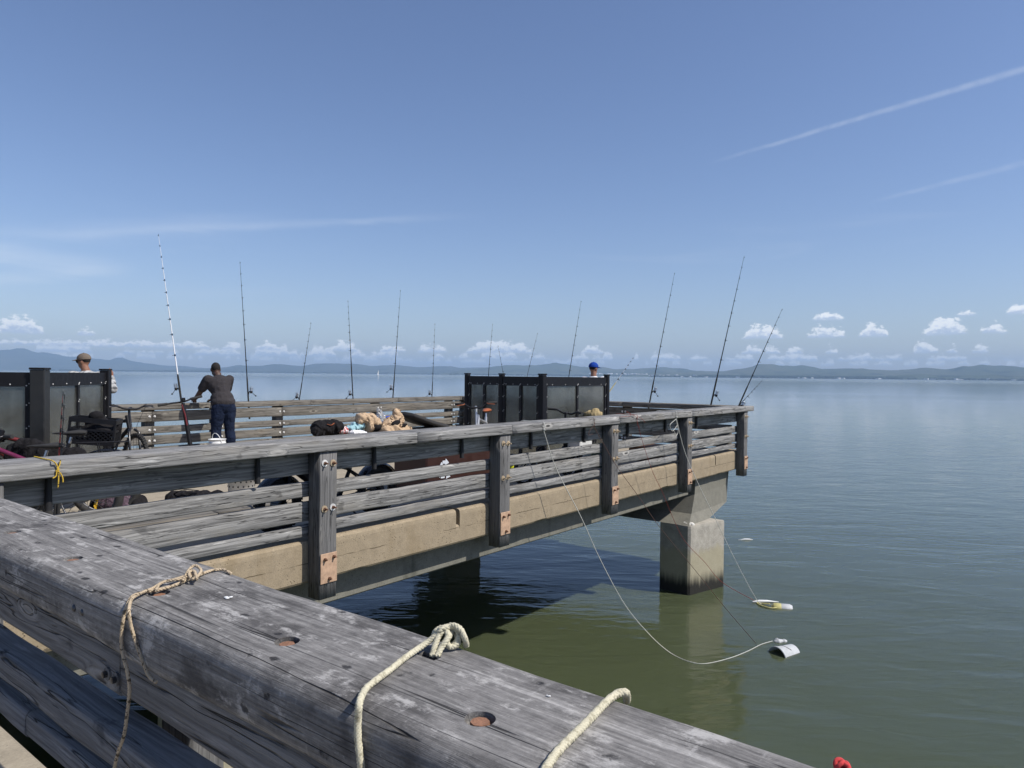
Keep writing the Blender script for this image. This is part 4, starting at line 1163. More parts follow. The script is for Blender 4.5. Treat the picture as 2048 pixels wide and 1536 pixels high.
c0 = at_f(1085, 748, 11.2); e1 = at_f(1214, 748, 12.75); e0 = at_f(934, 748, 12.6)
a1 = math.atan2(e1.y-c0.y, e1.x-c0.x); L1 = math.hypot(e1.y-c0.y, e1.x-c0.x)
a0 = math.atan2(e0.y-c0.y, e0.x-c0.x); L0 = math.hypot(e0.y-c0.y, e0.x-c0.x)
wind_screen('wind_screen', 'black framed wind screen of six smoked panes right of centre, bikes leaning before it', c0, [(a1, [L1-0.05], 2), (a0, [L0/2-0.03, L0/2-0.03], 2)], 0.05)
cl = at_f(80, 740, 7.4); el_ = at_f(211, 740, 9.25)
al = math.atan2(el_.y-cl.y, el_.x-cl.x); Ll = math.hypot(el_.y-cl.y, el_.x-cl.x)
wind_screen('wind_screen', 'black framed wind screen with smoked panes and thick post at the left edge', cl, [(al, [Ll-0.06], 2), (al+math.pi/2+0.12, [1.9], 2)], 0.070)

# ------------------------------------------------------------------ fishing rods
def rod(label, base_px, tip_px, base, body, reel_at=0.33, reel_side=1, butt=0.34, hl=0.5, rad=0.009, tipc=None, rings=8, reel=True, group='fishing rods in the railing', handle=BLKR):
    """base: world point on the rail cap; the tip at the pixel, same distance from the camera"""
    base = Vector(base); f = fdist(base); tip = at_f(tip_px[0], tip_px[1], f)
    bp = at_f(base_px[0], base_px[1], f)
    base = bp
    d = (tip-base); L = d.length; d.normalize()
    t = thing('fishing_rod', label, 'fishing rod', base, 0, group)
    side = cam_r*reel_side; side = (side-d*side.dot(d)).normalized()
    b0 = base-d*butt
    pts = [base+d*hl+(tip-base-d*hl)*(k/8) for k in range(9)]
    bend = side*0.0
    wbuild(MB().tube([p+bend*0 for p in pts], [rad*(1-0.80*k/8) for k in range(9)], 8), 'blank', body, t)
    wbuild(MB().tube([b0, b0+d*0.03, base, base+d*hl*0.9, base+d*hl*1.02], [rad*1.5, rad*1.7, rad*1.45, rad*1.35, rad*1.0], 10), 'handle', handle, t)
    if reel:
        c = base+d*(reel_at if reel_at > 0.02 else 0.05)
        mb = MB(); mb.tube([c-d*0.05+side*0.012, c+side*0.03, c+side*0.055], [0.008, 0.008, 0.010], 8); mb.ell(c+side*0.065-d*0.01, (0.030, 0.030, 0.034), None, 10, 7)
        rl = wbuild(mb, 'reel', BLKG, t)
        mb = MB(); mb.cyl(c+side*0.068+d*0.008, c+side*0.068+d*0.062, 0.027, 14); mb.cyl(c+side*0.068+d*0.063, c+side*0.068+d*0.072, 0.031, 14); mb.torus(c+side*0.070+d*0.05, 0.040, 0.003, tuple(side.cross(d)), 16, 5, 0, math.pi)
        wbuild(mb, 'spool', STEEL, rl)
        q = side*0.8-d*0.25
        mb = MB(); mb.tube([c+side*0.075-d*0.02, c+q*0.10+side*0.02-d*0.02, c+q*0.15+side*0.02-d*0.05], 0.005, 6); mb.ell(c+q*0.165+side*0.02-d*0.055, 0.016, None, 8, 6)
        wbuild(mb, 'crank', BLKG, rl)
    wr = MB(); gd = MB()
    for k in range(rings):
        s = hl+(L-hl)*(0.14+0.86*(k/(rings-1))**0.8); p = base+d*min(s, L-0.004)
        rr = rad*(1-0.80*(min(s, L)-hl)/(L-hl))
        wr.cyl(p-d*0.018, p+d*0.018, rr*1.25+0.0012, 8)
        g = 0.020-0.013*k/(rings-1)
        gd.torus(p+side*(rr+g), g, 0.0016+0.0006, tuple(d), 12, 5)
        gd.tube([p-d*0.015+side*rr, p+side*(rr+0.003)], 0.0025, 5)
    wbuild(wr, 'wrapping', tipc or BLKG, t); wbuild(gd, 'line_guides', DSTEEL, t)
    return t
RODB = pm('dark_blue_black_rod', (.014, .016, .020), 0.35, 0, 0.3, 20.0, 0.0)
RODG = pm('smoky_grey_rod', (.07, .075, .08), 0.4, 0, 0.3, 20.0, 0.0)
RODW = pm('white_rod', (.78, .78, .78), 0.35, 0, 0.08, 20.0, 0.0)
RODBL = pm('blue_rod_wrap', (.02, .035, .08), 0.4, 0, 0.2, 20.0, 0.0)
def onback(px): p = on_Y(px, 800, BY+0.17); return Vector((p.x, BY+0.17, CAPZ))
def onright(px): p = on_X(px, 805, RX+0.17); return Vector((RX+0.17, p.y, CAPZ))
rod('tall white fishing rod with black handle standing left of the man in the grey shirt', (364, 812), (317, 470), onback(364), RODW, 0.34, -1, 0.10, 0.58, 0.013, RODBL, 10)
rod('tall black fishing rod standing right of the man in the grey shirt', (497, 803), (480, 525), onback(497), RODB, 0.20, 1, 0.35, 0.5, 0.011)
rod('thin leaning fishing rod with its reel on the rail left of the backpack', (599, 797), (622, 646), onback(599), RODB, 0.03, -1, 0.12, 0.35, 0.008)
rod('grey tipped fishing rod above the tan fleece on the bench', (706, 796), (696, 602), onback(706), RODG, 0.10, -1, 0.36, 0.9, 0.009, None, 8, True, 'fishing rods in the railing')
rod('black fishing rod above the clear plastic bag, reel high over the rail', (786, 792), (801, 581), onback(786), RODB, 0.18, -1, 0.36, 0.5, 0.010)
rod('thin grey fishing rod with low reel just left of the wind screen', (864, 791), (870, 648), onback(864), RODG, 0.02, -1, 0.36, 0.35, 0.008)
rod('thin fishing rod above the left end of the centre wind screen', (973, 797), (985, 649), onright(975), RODB, 0.1, 1, 0.3, 0.4, 0.009, None, 8, False)
rod('short fishing rod tilted left behind the centre wind screen', (1016, 797), (996, 692), onright(1012), RODB, 0.1, 1, 0.3, 0.3, 0.007, None, 6, False)
rod('thin fishing rod slanting right above the middle of the centre wind screen', (1043, 798), (1075, 667), onright(1045), RODG, 0.1, 1, 0.3, 0.35, 0.008, None, 6, False)
rod('dark fishing rod left of the head in the blue cap', (1130, 800), (1162, 603), onright(1133), RODB, 0.1, 1, 0.3, 0.45, 0.010)
rod('tall dark fishing rod right of the centre wind screen', (1299, 806), (1349, 547), onright(1299), RODB, 0.28, 1, 0.34, 0.5, 0.011, None, 8)
rod('tallest black fishing rod near the right end of the platform', (1422, 809), (1488, 514), onright(1422), RODB, 0.22, 1, 0.34, 0.6, 0.013, None, 9)
rod('black fishing rod leaning right at the platform corner, silver reel on the rail', (1477, 813), (1564, 619), (14.2, 5.25, CAPZ), RODB, 0.0, 1, 0.08, 0.45, 0.011, None, 8)
rod('thin short fishing rod leaning low over the platform corner', (1481, 808), (1523, 762), (14.25, 5.4, CAPZ), RODG, 0.1, 1, 0.05, 0.15, 0.005, None, 6, False)

# ------------------------------------------------------------------ people
def person(label, loc, rotz, J, shirt, trousers, skin, head_m, parts, sleeve=0.62, hold=None, hair=True, bulk=1.0, shoe=None, vx=0.0095):
    """J: joints in local metres, x = forward, y = left, z up; one continuous remeshed body"""
    t = thing('person', label, 'person', loc, rotz, None)
    V = Vector
    b = bulk
    hd, nk, ch, wa, pv_ = V(J['head']), V(J['neck']), V(J['chest']), V(J['waist']), V(J['hips'])
    Hm = Matrix.Rotation(J.get('yaw', 0), 3, 'Z') @ Matrix.Rotation(J.get('nod', 0), 3, 'Y')
    def hp(x, y, z): return hd+Hm @ V((x, y, z))
    body = MB()
    body.ell(hp(-0.005, 0, 0.02), (0.098, 0.078, 0.105), Hm); body.ell(hp(0.02, 0, -0.055), (0.070, 0.062, 0.065), Hm)
    body.ell(hp(0.045, 0, -0.09), (0.038, 0.040, 0.030), Hm); body.ell(hp(0.098, 0, -0.022), (0.020, 0.013, 0.026), Hm)
    body.ell(hp(0.088, 0, 0.018), (0.014, 0.05, 0.016), Hm); body.ell(hp(0.088, 0, -0.066), (0.012, 0.024, 0.012), Hm)
    for s in (-1, 1):
        body.ell(hp(-0.005, s*0.082, -0.008), (0.022, 0.012, 0.034), Hm)
    body.cap(hd-V((0.015, 0, 0.05)), nk, 0.058*b**.5, 0.064*b**.5)
    body.ell(ch, (0.12*b, 0.165*b, 0.19)); body.ell(wa, (0.115*b, 0.145*b, 0.15)); body.ell(pv_, (0.12*b, 0.16*b, 0.13))
    body.cap(ch, wa, 0.125*b, 0.115*b); body.cap(wa, pv_, 0.118*b, 0.12*b); body.cap(nk, ch, 0.06, 0.11)
    sh = MB()
    k = 0.022
    sh.ell(ch, (0.125*b+k, 0.175*b+k, 0.195)); sh.ell(wa, (0.118*b+k, 0.150*b+k, 0.17)); sh.cap(ch, wa, 0.135*b+k, 0.120*b+k)
    sh.cap(nk-(nk-ch)*0.18, ch, 0.068, 0.12+k); sh.ell(wa*0.5+pv_*0.5, (0.15*b+k, 0.175*b+k, 0.13)); sh.ell(wa, (0.14*b+k, 0.165*b+k, 0.16))
    tr = MB()
    tr.ell(pv_, (0.128*b, 0.168*b, 0.14)); 
    shoes = []
    for s, sd_ in ((1, 'L'), (-1, 'R')):
        so_, el_j, wr = V(J['sh'+sd_]), V(J['el'+sd_]), V(J['wr'+sd_])
        body.ell(so_, 0.062*b); body.cap(ch+V((0, s*0.09, 0.08)), so_, 0.07, 0.058*b)
        body.cap(so_, el_j, 0.052*b, 0.041*b); body.cap(el_j, wr, 0.043*b, 0.028)
        sh.cap(ch+V((0, s*0.10, 0.06)), so_, 0.10, 0.064*b+k*0.6); sh.cap(so_, so_.lerp(el_j, sleeve), 0.066*b+0.010, 0.062*b+0.012)
        if sleeve > 0.95: sh.cap(el_j, el_j.lerp(wr, 0.85), 0.060*b, 0.045)
        hdr = V(J.get('hd'+sd_, tuple((wr-el_j).normalized()))).normalized()
        pal = wr+hdr*0.05; lat = hdr.cross(V((0, 0, 1)) if abs(hdr.z) < 0.8 else V((0, 1, 0))).normalized(); dn = lat.cross(hdr)
        if dn.z > 0: dn = -dn
        body.cap(wr, pal, 0.026, 0.032); body.cap(pal+lat*0.022, pal-lat*0.022+hdr*0.02, 0.020, 0.020)
        for q in range(4):
            r0_ = pal+lat*(0.030-0.020*q)+hdr*0.03; fl = (0.036, 0.042, 0.040, 0.032)[q]
            m1 = r0_+hdr*fl*0.8+dn*0.010; m2 = m1+hdr*fl*0.45+dn*0.022
            body.cap(r0_, m1, 0.0115, 0.0105, 8); body.cap(m1, m2, 0.0105, 0.009, 8)
        th = pal-hdr*0.02+lat*s*-0.03; body.cap(th, th+hdr*0.04+lat*s*-0.022+dn*0.012, 0.014, 0.011, 8)
        hpj, kn, an = V(J['hp'+sd_]), V(J['kn'+sd_]), V(J['an'+sd_])
        body.cap(hpj, kn, 0.085*b, 0.055); body.cap(kn, an, 0.055, 0.040)
        tr.cap(pv_+V((0, s*0.05, 0)), hpj, 0.12*b, 0.105*b); tr.cap(hpj, kn, 0.108*b, 0.082*b); tr.cap(kn, an+V((0, 0, 0.02)), 0.080*b, 0.076*b)
        ft = V(J.get('ft'+sd_, (0.17, 0, 0))); ft.z = 0; fdir = ft.normalized()
        sm = MB()
        sm.ell(V((an.x, an.y, 0.055))-fdir*0.01, (0.050, 0.045, 0.052)); sm.cap(V((an.x, an.y, 0.045))-fdir*0.03, V((an.x, an.y, 0.04))+fdir*0.15, 0.044, 0.040)
        for v_ in range(len(sm.v)):
            x_, y_, z_ = sm.v[v_]; sm.v[v_] = (x_, y_, max(z_, 0.002))
        shoes.append(sm)
    RM = lambda v: [('REMESH', dict(mode='VOXEL', voxel_size=v)), ('SMOOTH', dict(iterations=6, factor=0.5))]
    baked('body', body, skin, t, RM(vx))
    def fold(amp, sc):
        def f(co, nr):
            return co+nr*amp*(mnoise.fractal(co*sc, 1.0, 2.0, 3)+0.6*mnoise.noise(V((co.x*9, co.y*9, co.z*22))))
        return f
    baked('shirt', sh, shirt, t, RM(0.013), fold(0.007, 7.0))
    baked('trousers', tr, trousers, t, RM(0.013), fold(0.010, 8.0))
    for sm in shoes: baked('shoe', sm, shoe or WHITEP, t, RM(0.010))
    if hair:
        hm = MB(); hm.ell(hp(-0.022, 0, 0.035), (0.088, 0.082, 0.098), Hm); baked('hair', hm, HAIR, t, RM(0.010))
    for fn_ in parts: fn_(t, hp, Hm)
    return t
def ball_cap(mat, brim_mat=None):
    def f(t, hp, Hm):
        prof = [(0.108*math.cos(a), 0.098*math.sin(a)) for a in [i*math.pi/2/9 for i in range(10)]]
        prof[-1] = (0.001, 0.098)
        mb = MB().lathe(prof, hp(-0.006, 0, 0.042), 24, Hm @ Matrix.Diagonal((1.03, 0.90, 1.0))); mb.lathe([(0.1085, -0.012), (0.1085, 0.004)], hp(-0.006, 0, 0.042), 24, Hm @ Matrix.Diagonal((1.03, 0.90, 1.0)))
        mb.ell(hp(-0.006, 0, 0.141), (0.010, 0.010, 0.005), Hm, 8, 5)
        cp = mb.build('cap', mat, t)
        vs = []; n = 12
        for i in range(n+1):
            a = -1.05+2.1*i/n
            for rr, zz in ((0.098, 0.046), (0.185, 0.030), (0.185, 0.026), (0.098, 0.040)):
                k = 1.0 if rr < 0.1 else (0.86+0.14*math.cos(a))
                vs.append(hp(-0.006+rr*k*math.cos(a*0.92)*1.02, rr*0.80*math.sin(a*0.92), zz-0.012*abs(a)*(rr > 0.1)))
        fs = []
        for i in range(n):
            for k in range(4): k2 = (k+1) % 4; fs.append((i*4+k, i*4+k2, i*4+4+k2, i*4+4+k))
        fs += [(0, 1, 2, 3), (n*4, n*4+1, n*4+2, n*4+3)]
        MB().add(vs, fs, True).build('brim', brim_mat or mat, cp)
    return f
def sunglasses(t, hp, Hm):
    mb = MB()
    for s in (-1, 1): mb.ell(hp(0.092, s*0.034, 0.002), (0.012, 0.030, 0.021), Hm, 12, 8)
    mb.tube([hp(0.098, -0.012, 0.008), hp(0.102, 0, 0.010), hp(0.098, 0.012, 0.008)], 0.004, 6)
    for s in (-1, 1): mb.tube([hp(0.088, s*0.060, 0.008), hp(0.04, s*0.084, 0.010), hp(-0.01, s*0.088, 0.006)], 0.004, 6)
    mb.build('sunglasses', BLKG, t)
# man leaning on the far rail
pa = on_Y(446, 900, 12.02); 
JA = dict(head=(0.31, 0.01, 1.525), neck=(0.24, 0.0, 1.43), chest=(0.16, 0, 1.235), waist=(0.05, 0, 1.01), hips=(-0.02, 0, 0.875), nod=0.18, yaw=-0.12,
          shL=(0.20, 0.20, 1.345), elL=(0.36, 0.285, 1.08), wrL=(0.62, 0.27, 0.955), shR=(0.20, -0.20, 1.345), elR=(0.38, -0.225, 1.06), wrR=(0.72, -0.12, 0.955),
          hdL=(1, -0.5, -0.1), hdR=(1, 0.4, -0.1),
          hpL=(-0.02, 0.095, 0.84), knL=(0.03, 0.115, 0.46), anL=(0.0, 0.12, 0.09), hpR=(-0.02, -0.095, 0.84), knR=(0.0, -0.115, 0.46), anR=(-0.05, -0.135, 0.09), ftL=(0.2, 0.03, 0), ftR=(0.2, -0.05, 0))
person('man in dark grey t-shirt and blue jeans leaning on the far railing, seen from behind', (pa.x, pa.y, DK), R(84), JA, SHIRT_A, JEANS, SKIN_D, None, [], 0.60, bulk=1.13)
# man in the tan cap, behind the left wind screen
pb = at_f(174, 760, 11.9)
JB = dict(head=(0.02, 0.05, 1.635), neck=(0.0, 0.02, 1.49), chest=(0.0, 0, 1.30), waist=(0.0, 0, 1.08), hips=(0, 0, 0.94), yaw=1.15, nod=0.08,
          shL=(0.0, 0.215, 1.40), elL=(0.10, 0.30, 1.14), wrL=(0.32, 0.20, 1.12), shR=(0.02, -0.215, 1.40), elR=(0.10, -0.37, 1.17), wrR=(0.20, -0.34, 1.40),
          hdR=(0.1, 0.1, 1),
          hpL=(0, 0.095, 0.90), knL=(0.03, 0.11, 0.48), anL=(0, 0.12, 0.09), hpR=(0, -0.095, 0.90), knR=(0.02, -0.11, 0.48), anR=(-0.03, -0.12, 0.09))
person('man in tan cap, sunglasses and plaid shirt looking left behind the left wind screen', (pb.x, pb.y, DK), math.atan2(pb.y, pb.x)-0.15, JB, PLAID, KHAKI, SKIN_M, None, [ball_cap(TANCAP), sunglasses], 1.0, bulk=1.05, shoe=BLKR, vx=0.0125)
# man in the blue cap, behind the centre wind screen
pc = at_f(1187, 760, 14.9)
JC = dict(head=(0.03, 0, 1.63), neck=(0.0, 0, 1.49), chest=(0.0, 0, 1.29), waist=(0.0, 0, 1.08), hips=(0, 0, 0.94), yaw=-0.75, nod=0.05,
          shL=(0.0, 0.205, 1.40), elL=(0.12, 0.27, 1.14), wrL=(0.36, 0.15, 1.13), shR=(0.02, -0.205, 1.40), elR=(0.14, -0.27, 1.15), wrR=(0.38, -0.20, 1.15),
          hpL=(0, 0.095, 0.90), knL=(0.03, 0.11, 0.48), anL=(0, 0.12, 0.09), hpR=(0, -0.095, 0.90), knR=(0.02, -0.11, 0.48), anR=(-0.03, -0.12, 0.09))
person('man in royal blue cap and white shirt standing behind the centre wind screen', (pc.x, pc.y, DK), THETA-0.1, JC, SHIRT_W, KHAKI, SKIN_M, None, [ball_cap(BLUECAP)], 0.7, shoe=BLKR, vx=0.0125)
CORK = pm('pale_yellow_grip', (.62, .55, .25), 0.7, 0, 0.2, 60.0, 0.2)
rb = at_f(1217, 785, 15.1)
rod('white fishing rod with yellow grip held out right of the centre wind screen', (1214, 790), (1266, 716), rb, RODW, 0.08, 1, 0.05, 0.32, 0.008, None, 6, False, 'fishing rods in the railing', CORK)

# ------------------------------------------------------------------ bicycles
def bicycle(label, loc, yaw, lean=0.0, wb=1.08, rw=0.33, tr=0.026, frame=BLK, accent=None, saddle=BLKR, sz=0.92, hz_=1.02, steer=0.0, rack=False, fender=False, rise=0.04, bw=0.32, step=False, battery=False, forkm=None, knobs=False, sad=True, spoke=DSTEEL, rimm=None):
    t = thing('bicycle', label, 'bicycle', loc, 0, 'bicycles on the platform')
    t.rotation_euler = (lean, 0, yaw)
    V = Vector; rx, fx = -wb/2, wb/2; cr_ = rw-tr
    St = Matrix.Translation(V((fx-0.09, 0, 0))) @ Matrix.Rotation(steer, 4, 'Z') @ Matrix.Translation(V((-(fx-0.09), 0, 0)))
    def fin(mb, front):
        if front: mb.v = [tuple(St @ V(v)) for v in mb.v]
        return mb
    for cx, fr in ((rx, False), (fx, True)):
        c = V((cx, 0, rw))
        mb = MB().torus(c, cr_, tr, (0, 1, 0), 40, 10)
        if knobs:
            for k in range(44):
                a = 2*math.pi*k/44
                for s in (-1, 0, 1):
                    p = c+V((math.cos(a+0.03*s), 0, math.sin(a+0.03*s)))*(rw-0.004*abs(s))+V((0, s*tr*0.55, 0))
                    mb.box(p, (0.022, 0.016, 0.014), Matrix.Rotation(-a+math.pi/2, 3, 'Y'))
        w_ = fin(mb, fr).build('wheel', BLKR, t)
        fin(MB().torus(c, cr_-tr*0.9, 0.011, (0, 1, 0), 36, 6), fr).build('rim', rimm or DSTEEL, w_)
        mb = MB(); mb.cyl(c+V((0, -.05, 0)), c+V((0, .05, 0)), 0.024 if not battery else 0.06, 12)
        fin(mb, fr).build('hub', DSTEEL, w_)
        mb = MB()
        for k in range(20):
            a = 2*math.pi*k/20; s = 1 if k % 2 else -1
            mb.tube([c+V((0.022*math.cos(a+0.9*s), s*0.025, 0.022*math.sin(a+0.9*s))), c+V((math.cos(a), 0, math.sin(a)))*(cr_-tr)], 0.0022, 4)
        fin(mb, fr).build('spokes', spoke, w_)
        if fender:
            pts = [c+V((math.cos(a), 0, math.sin(a)))*(rw+0.025) for a in [R(20)+R(150)*i/12 for i in range(13)]] if not fr else [c+V((math.cos(a), 0, math.sin(a)))*(rw+0.025) for a in [R(30)+R(120)*i/12 for i in range(13)]]
            mb = MB(); vs = []; fs = []
            for p in pts:
                n_ = (p-c).normalized()
                for yy, dz_ in ((-tr*1.5, -0.02), (-tr*0.9, 0.0), (tr*0.9, 0.0), (tr*1.5, -0.02)): vs.append(p+V((0, yy, 0))+n_*dz_)
            for i in range(len(pts)-1):
                for k in range(3): fs.append((i*4+k, i*4+k+1, i*4+5+k, i*4+4+k))
            fin(mb.add(vs, fs, True), fr).build('fender', BLKG, w_)
    bb = V((rx+0.42*wb, 0, rw*0.86)); hd0 = V((fx-0.17, 0, rw*2+0.06)); hd1 = V((fx-0.21, 0, rw*2+0.20)); st_ = V((rx+0.30*wb, 0, sz-0.10)); ra = V((rx, 0, rw)); fa = V((fx, 0, rw))
    top0 = V((rx+0.33*wb, 0, (sz-0.18) if not step else 0.52))
    mb = MB()
    mb.tube([hd0+V((0.01, 0, -0.02)), hd1+V((-0.01, 0, 0.03))], 0.024, 10)
    mb.tube([hd0, hd0.lerp(bb, 0.5)+V((0, 0, -0.02 if step else 0)), bb], 0.027 if not battery else 0.036, 10)
    mb.tube([hd1-V((0, 0, 0.03)), top0], 0.020, 10)
    mb.tube([bb, st_], 0.020, 10)
    for s in (-1, 1):
        mb.tube([ra+V((0, s*0.06, 0)), bb+V((0.02, s*0.03, 0))], 0.011, 8); mb.tube([ra+V((0, s*0.06, 0)), top0+V((0.01, s*0.02, 0.0))], 0.010, 8)
    f_ = mb.build('frame', frame, t)
    if accent: 
        mb = MB(); a, b = hd1-V((0, 0, 0.03)), top0; mb.tube([a.lerp(b, 0.12)+V((0, 0, .003)), a.lerp(b, 0.9)+V((0, 0, .003))], 0.021, 10); a, b = hd0, bb; mb.tube([a.lerp(b, .1), a.lerp(b, .45)], 0.0285, 10); mb.build('paint_stripe', accent, f_)
    if battery:
        mb = MB(); a, b = hd0.lerp(bb, 0.25), hd0.lerp(bb, 0.85); mb.bar(a+V((0, 0, .05)), b+V((0, 0, .05)), 0.075, 0.085, (0, 0, 1), 0.015); mb.build('battery', BLK, f_)
    mb = MB()
    for s in (-1, 1): mb.tube([fa+V((0, s*0.065, 0)), V((fx-0.07, s*0.065, rw*2+0.01)), V((fx-0.13, s*0.03, rw*2+0.05))], [0.014, 0.018, 0.018], 8)
    mb.tube([V((fx-0.15, 0, rw*2+0.05)), hd1+V((-0.01, 0, 0.04)), V((fx-0.235, 0, hz_-rise))], 0.017, 8)
    mb.tube([V((fx-0.235, 0, hz_-rise)), V((fx-0.18, 0, hz_-rise+0.01))], 0.018, 8)
    fin(mb, True).build('fork', forkm or frame, t)
    hb_ = spline([V((fx-0.26, bw, hz_)), V((fx-0.22, bw*0.62, hz_)), V((fx-0.18, bw*0.25, hz_-rise)), V((fx-0.175, 0, hz_-rise)), V((fx-0.18, -bw*0.25, hz_-rise)), V((fx-0.22, -bw*0.62, hz_)), V((fx-0.26, -bw, hz_))], 5)
    hb = fin(MB().tube(hb_, 0.013, 8), True).build('handlebar', BLK, t)
    for s in (-1, 1):
        q = [V((fx-0.222, s*bw*0.62, hz_)), V((fx-0.262, s*(bw+0.005), hz_))]
        fin(MB().tube(q, 0.019, 8), True).build('grip', BLKR, hb)
        fin(MB().tube([V((fx-0.20, s*bw*0.55, hz_)), V((fx-0.14, s*bw*0.60, hz_-0.01)), V((fx-0.15, s*bw*0.92, hz_-0.02))], 0.006, 6), True).build('brake_lever', DSTEEL, hb)
    fin(MB().tube(spline([V((fx-0.18, 0.16, hz_)), V((fx-0.02, 0.12, hz_+0.02)), V((fx-0.04, 0.02, hz_-0.25)), V((fx-0.06, 0.05, rw*2))], 6), 0.003, 5), True).build('cable', BLKR, hb)
    if sad:
        mb = MB(); mb.tube([st_-V((0, 0, 0.02)), V((st_.x-0.02, 0, sz-0.04))], 0.014, 8); mb.build('seat_post', STEEL, t)
        mb = MB(); mb.tube([V((st_.x-0.15, 0, sz)), V((st_.x-0.10, 0, sz+0.005)), V((st_.x, 0, sz-0.005)), V((st_.x+0.10, 0, sz)), V((st_.x+0.14, 0, sz-0.004))], [0.05, 0.075, 0.05, 0.026, 0.015], 12)
        mb.v = [(x, y, sz+(z-sz)*0.42) for x, y, z in mb.v]; mb.build('saddle', saddle, t)
    mb = MB(); mb.torus(bb+V((0, -0.05, 0)), 0.085, 0.007, (0, 1, 0), 24, 6)
    for s in (-1, 1): mb.tube([bb+V((0, s*0.055, 0)), bb+V((0.15*s*0.7, s*0.075, -0.15*s*0.7))], 0.010, 6)
    cra = mb.build('crank', DSTEEL, t)
    for s in (-1, 1): MB().box(bb+V((0.105*s, s*0.115, -0.105*s)), (0.09, 0.075, 0.022), None, 0.005).build('pedal', BLKR, cra)
    mb = MB(); mb.tube([ra+V((0.01, -0.05, 0.035)), bb+V((0, -0.05, 0.085))], 0.005, 5); mb.tube([ra+V((0.01, -0.05, -0.035)), bb+V((0, -0.05, -0.085))], 0.005, 5); mb.build('chain', DSTEEL, cra)
    MB().tube([bb+V((-0.05, 0.05, -0.05)), bb+V((-0.16, 0.16, -rw*0.86+0.01))], 0.009, 6).build('kickstand', DSTEEL, t)
    if rack:
        mb = MB(); zr = rw*2+0.09
        for s in (-1, 1):
            mb.tube([V((rx-0.20, s*0.07, zr)), V((rx+0.26, s*0.07, zr))], 0.007, 6)
            for q in (-0.10, 0.08): mb.tube([V((rx+q, s*0.07, zr)), V((rx+0.0, s*0.075, rw+0.02))], 0.006, 6)
        for k in range(4): mb.tube([V((rx-0.18+0.13*k, -0.07, zr)), V((rx-0.18+0.13*k, 0.07, zr))], 0.006, 6)
        mb.build('rack', BLK, t)
    return t
RED = pm('dark_red_paint', (.13, .012, .012), 0.35, 0, 0.2, 20.0, 0.0)
MAG = pm('magenta_paint', (.12, .008, .045), 0.35, 0, 0.2, 20.0, 0.0)
SILV = pm('silver_paint', (.50, .50, .50), 0.35, 0.5, 0.2, 20.0, 0.0)
ORNG = pm('orange_brown_leather', (.35, .10, .035), 0.5, 0, 0.25, 40.0, 0.2)
def deckp(px, f, side=0.0):
    p = at_f(px, 760, f); return Vector((p.x, p.y, DK))
view_left = math.atan2(-r0.y, -r0.x)
# A: crate bike facing left, rear wheel under the crate
pA = deckp(84, 6.95)
bicycle('black and red bicycle facing left before the left wind screen, crate on its rack', pA, view_left+0.42, 0.06, 1.10, 0.335, 0.034, BLK, RED, BLKR, 0.86, 0.84, 0.3, True, True, battery=False)
pB = deckp(212, 9.55)
bicycle('black bicycle with knobby front wheel turned to the camera, right of the crate', pB, view_left+math.pi-0.35, -0.05, 1.08, 0.33, 0.028, BLK, None, BLKR, 0.86, 1.02, -0.28, forkm=BLKG, knobs=True, sad=False)
pC = deckp(30, 6.3)
bicycle('black and magenta bicycle at the far left edge', pC, view_left+0.25, 0.08, 1.06, 0.34, 0.036, BLK, MAG, BLKR, 0.80, 0.80, 0.2, battery=True)
# D: big tyred bike right behind the front railing
pD = on_Y(640, 1000, 5.78)
bicycle('black fat tyred electric bicycle standing right behind the front railing slats', (pD.x+0.10, 5.74, DK), 0.03+math.pi, 0.0, 1.22, 0.260, 0.046, BLK, None, BLKR, 0.62, 0.68, 0.1, False, True, battery=True, step=True, knobs=True, bw=0.20)
# E: orange saddle, pointing at the camera
pE = deckp(972, 10.75)
bE = bicycle('silver bicycle with orange brown saddle facing the camera before the centre wind screen', pE, THETA+math.pi-0.18, 0.05, 1.05, 0.33, 0.024, SILV, None, ORNG, 0.93, 1.06, 0.22, forkm=SILV, bw=0.30, rise=0.06, rimm=STEEL)
for o_ in [x for x in bpy.data.objects if x.name.startswith('brake_lever') and x.parent.parent == bE]:
    o_.data.materials.clear(); o_.data.materials.append(ORNG)
# F: small wheeled bike
pF = deckp(1098, 9.9)
bicycle('small wheeled black folding bicycle before the right half of the centre wind screen', pF, THETA-0.80, 0.08, 0.95, 0.21, 0.026, BLK, None, BLKG, 0.80, 0.99, 0.15, False, False, step=True, bw=0.28, rimm=STEEL)
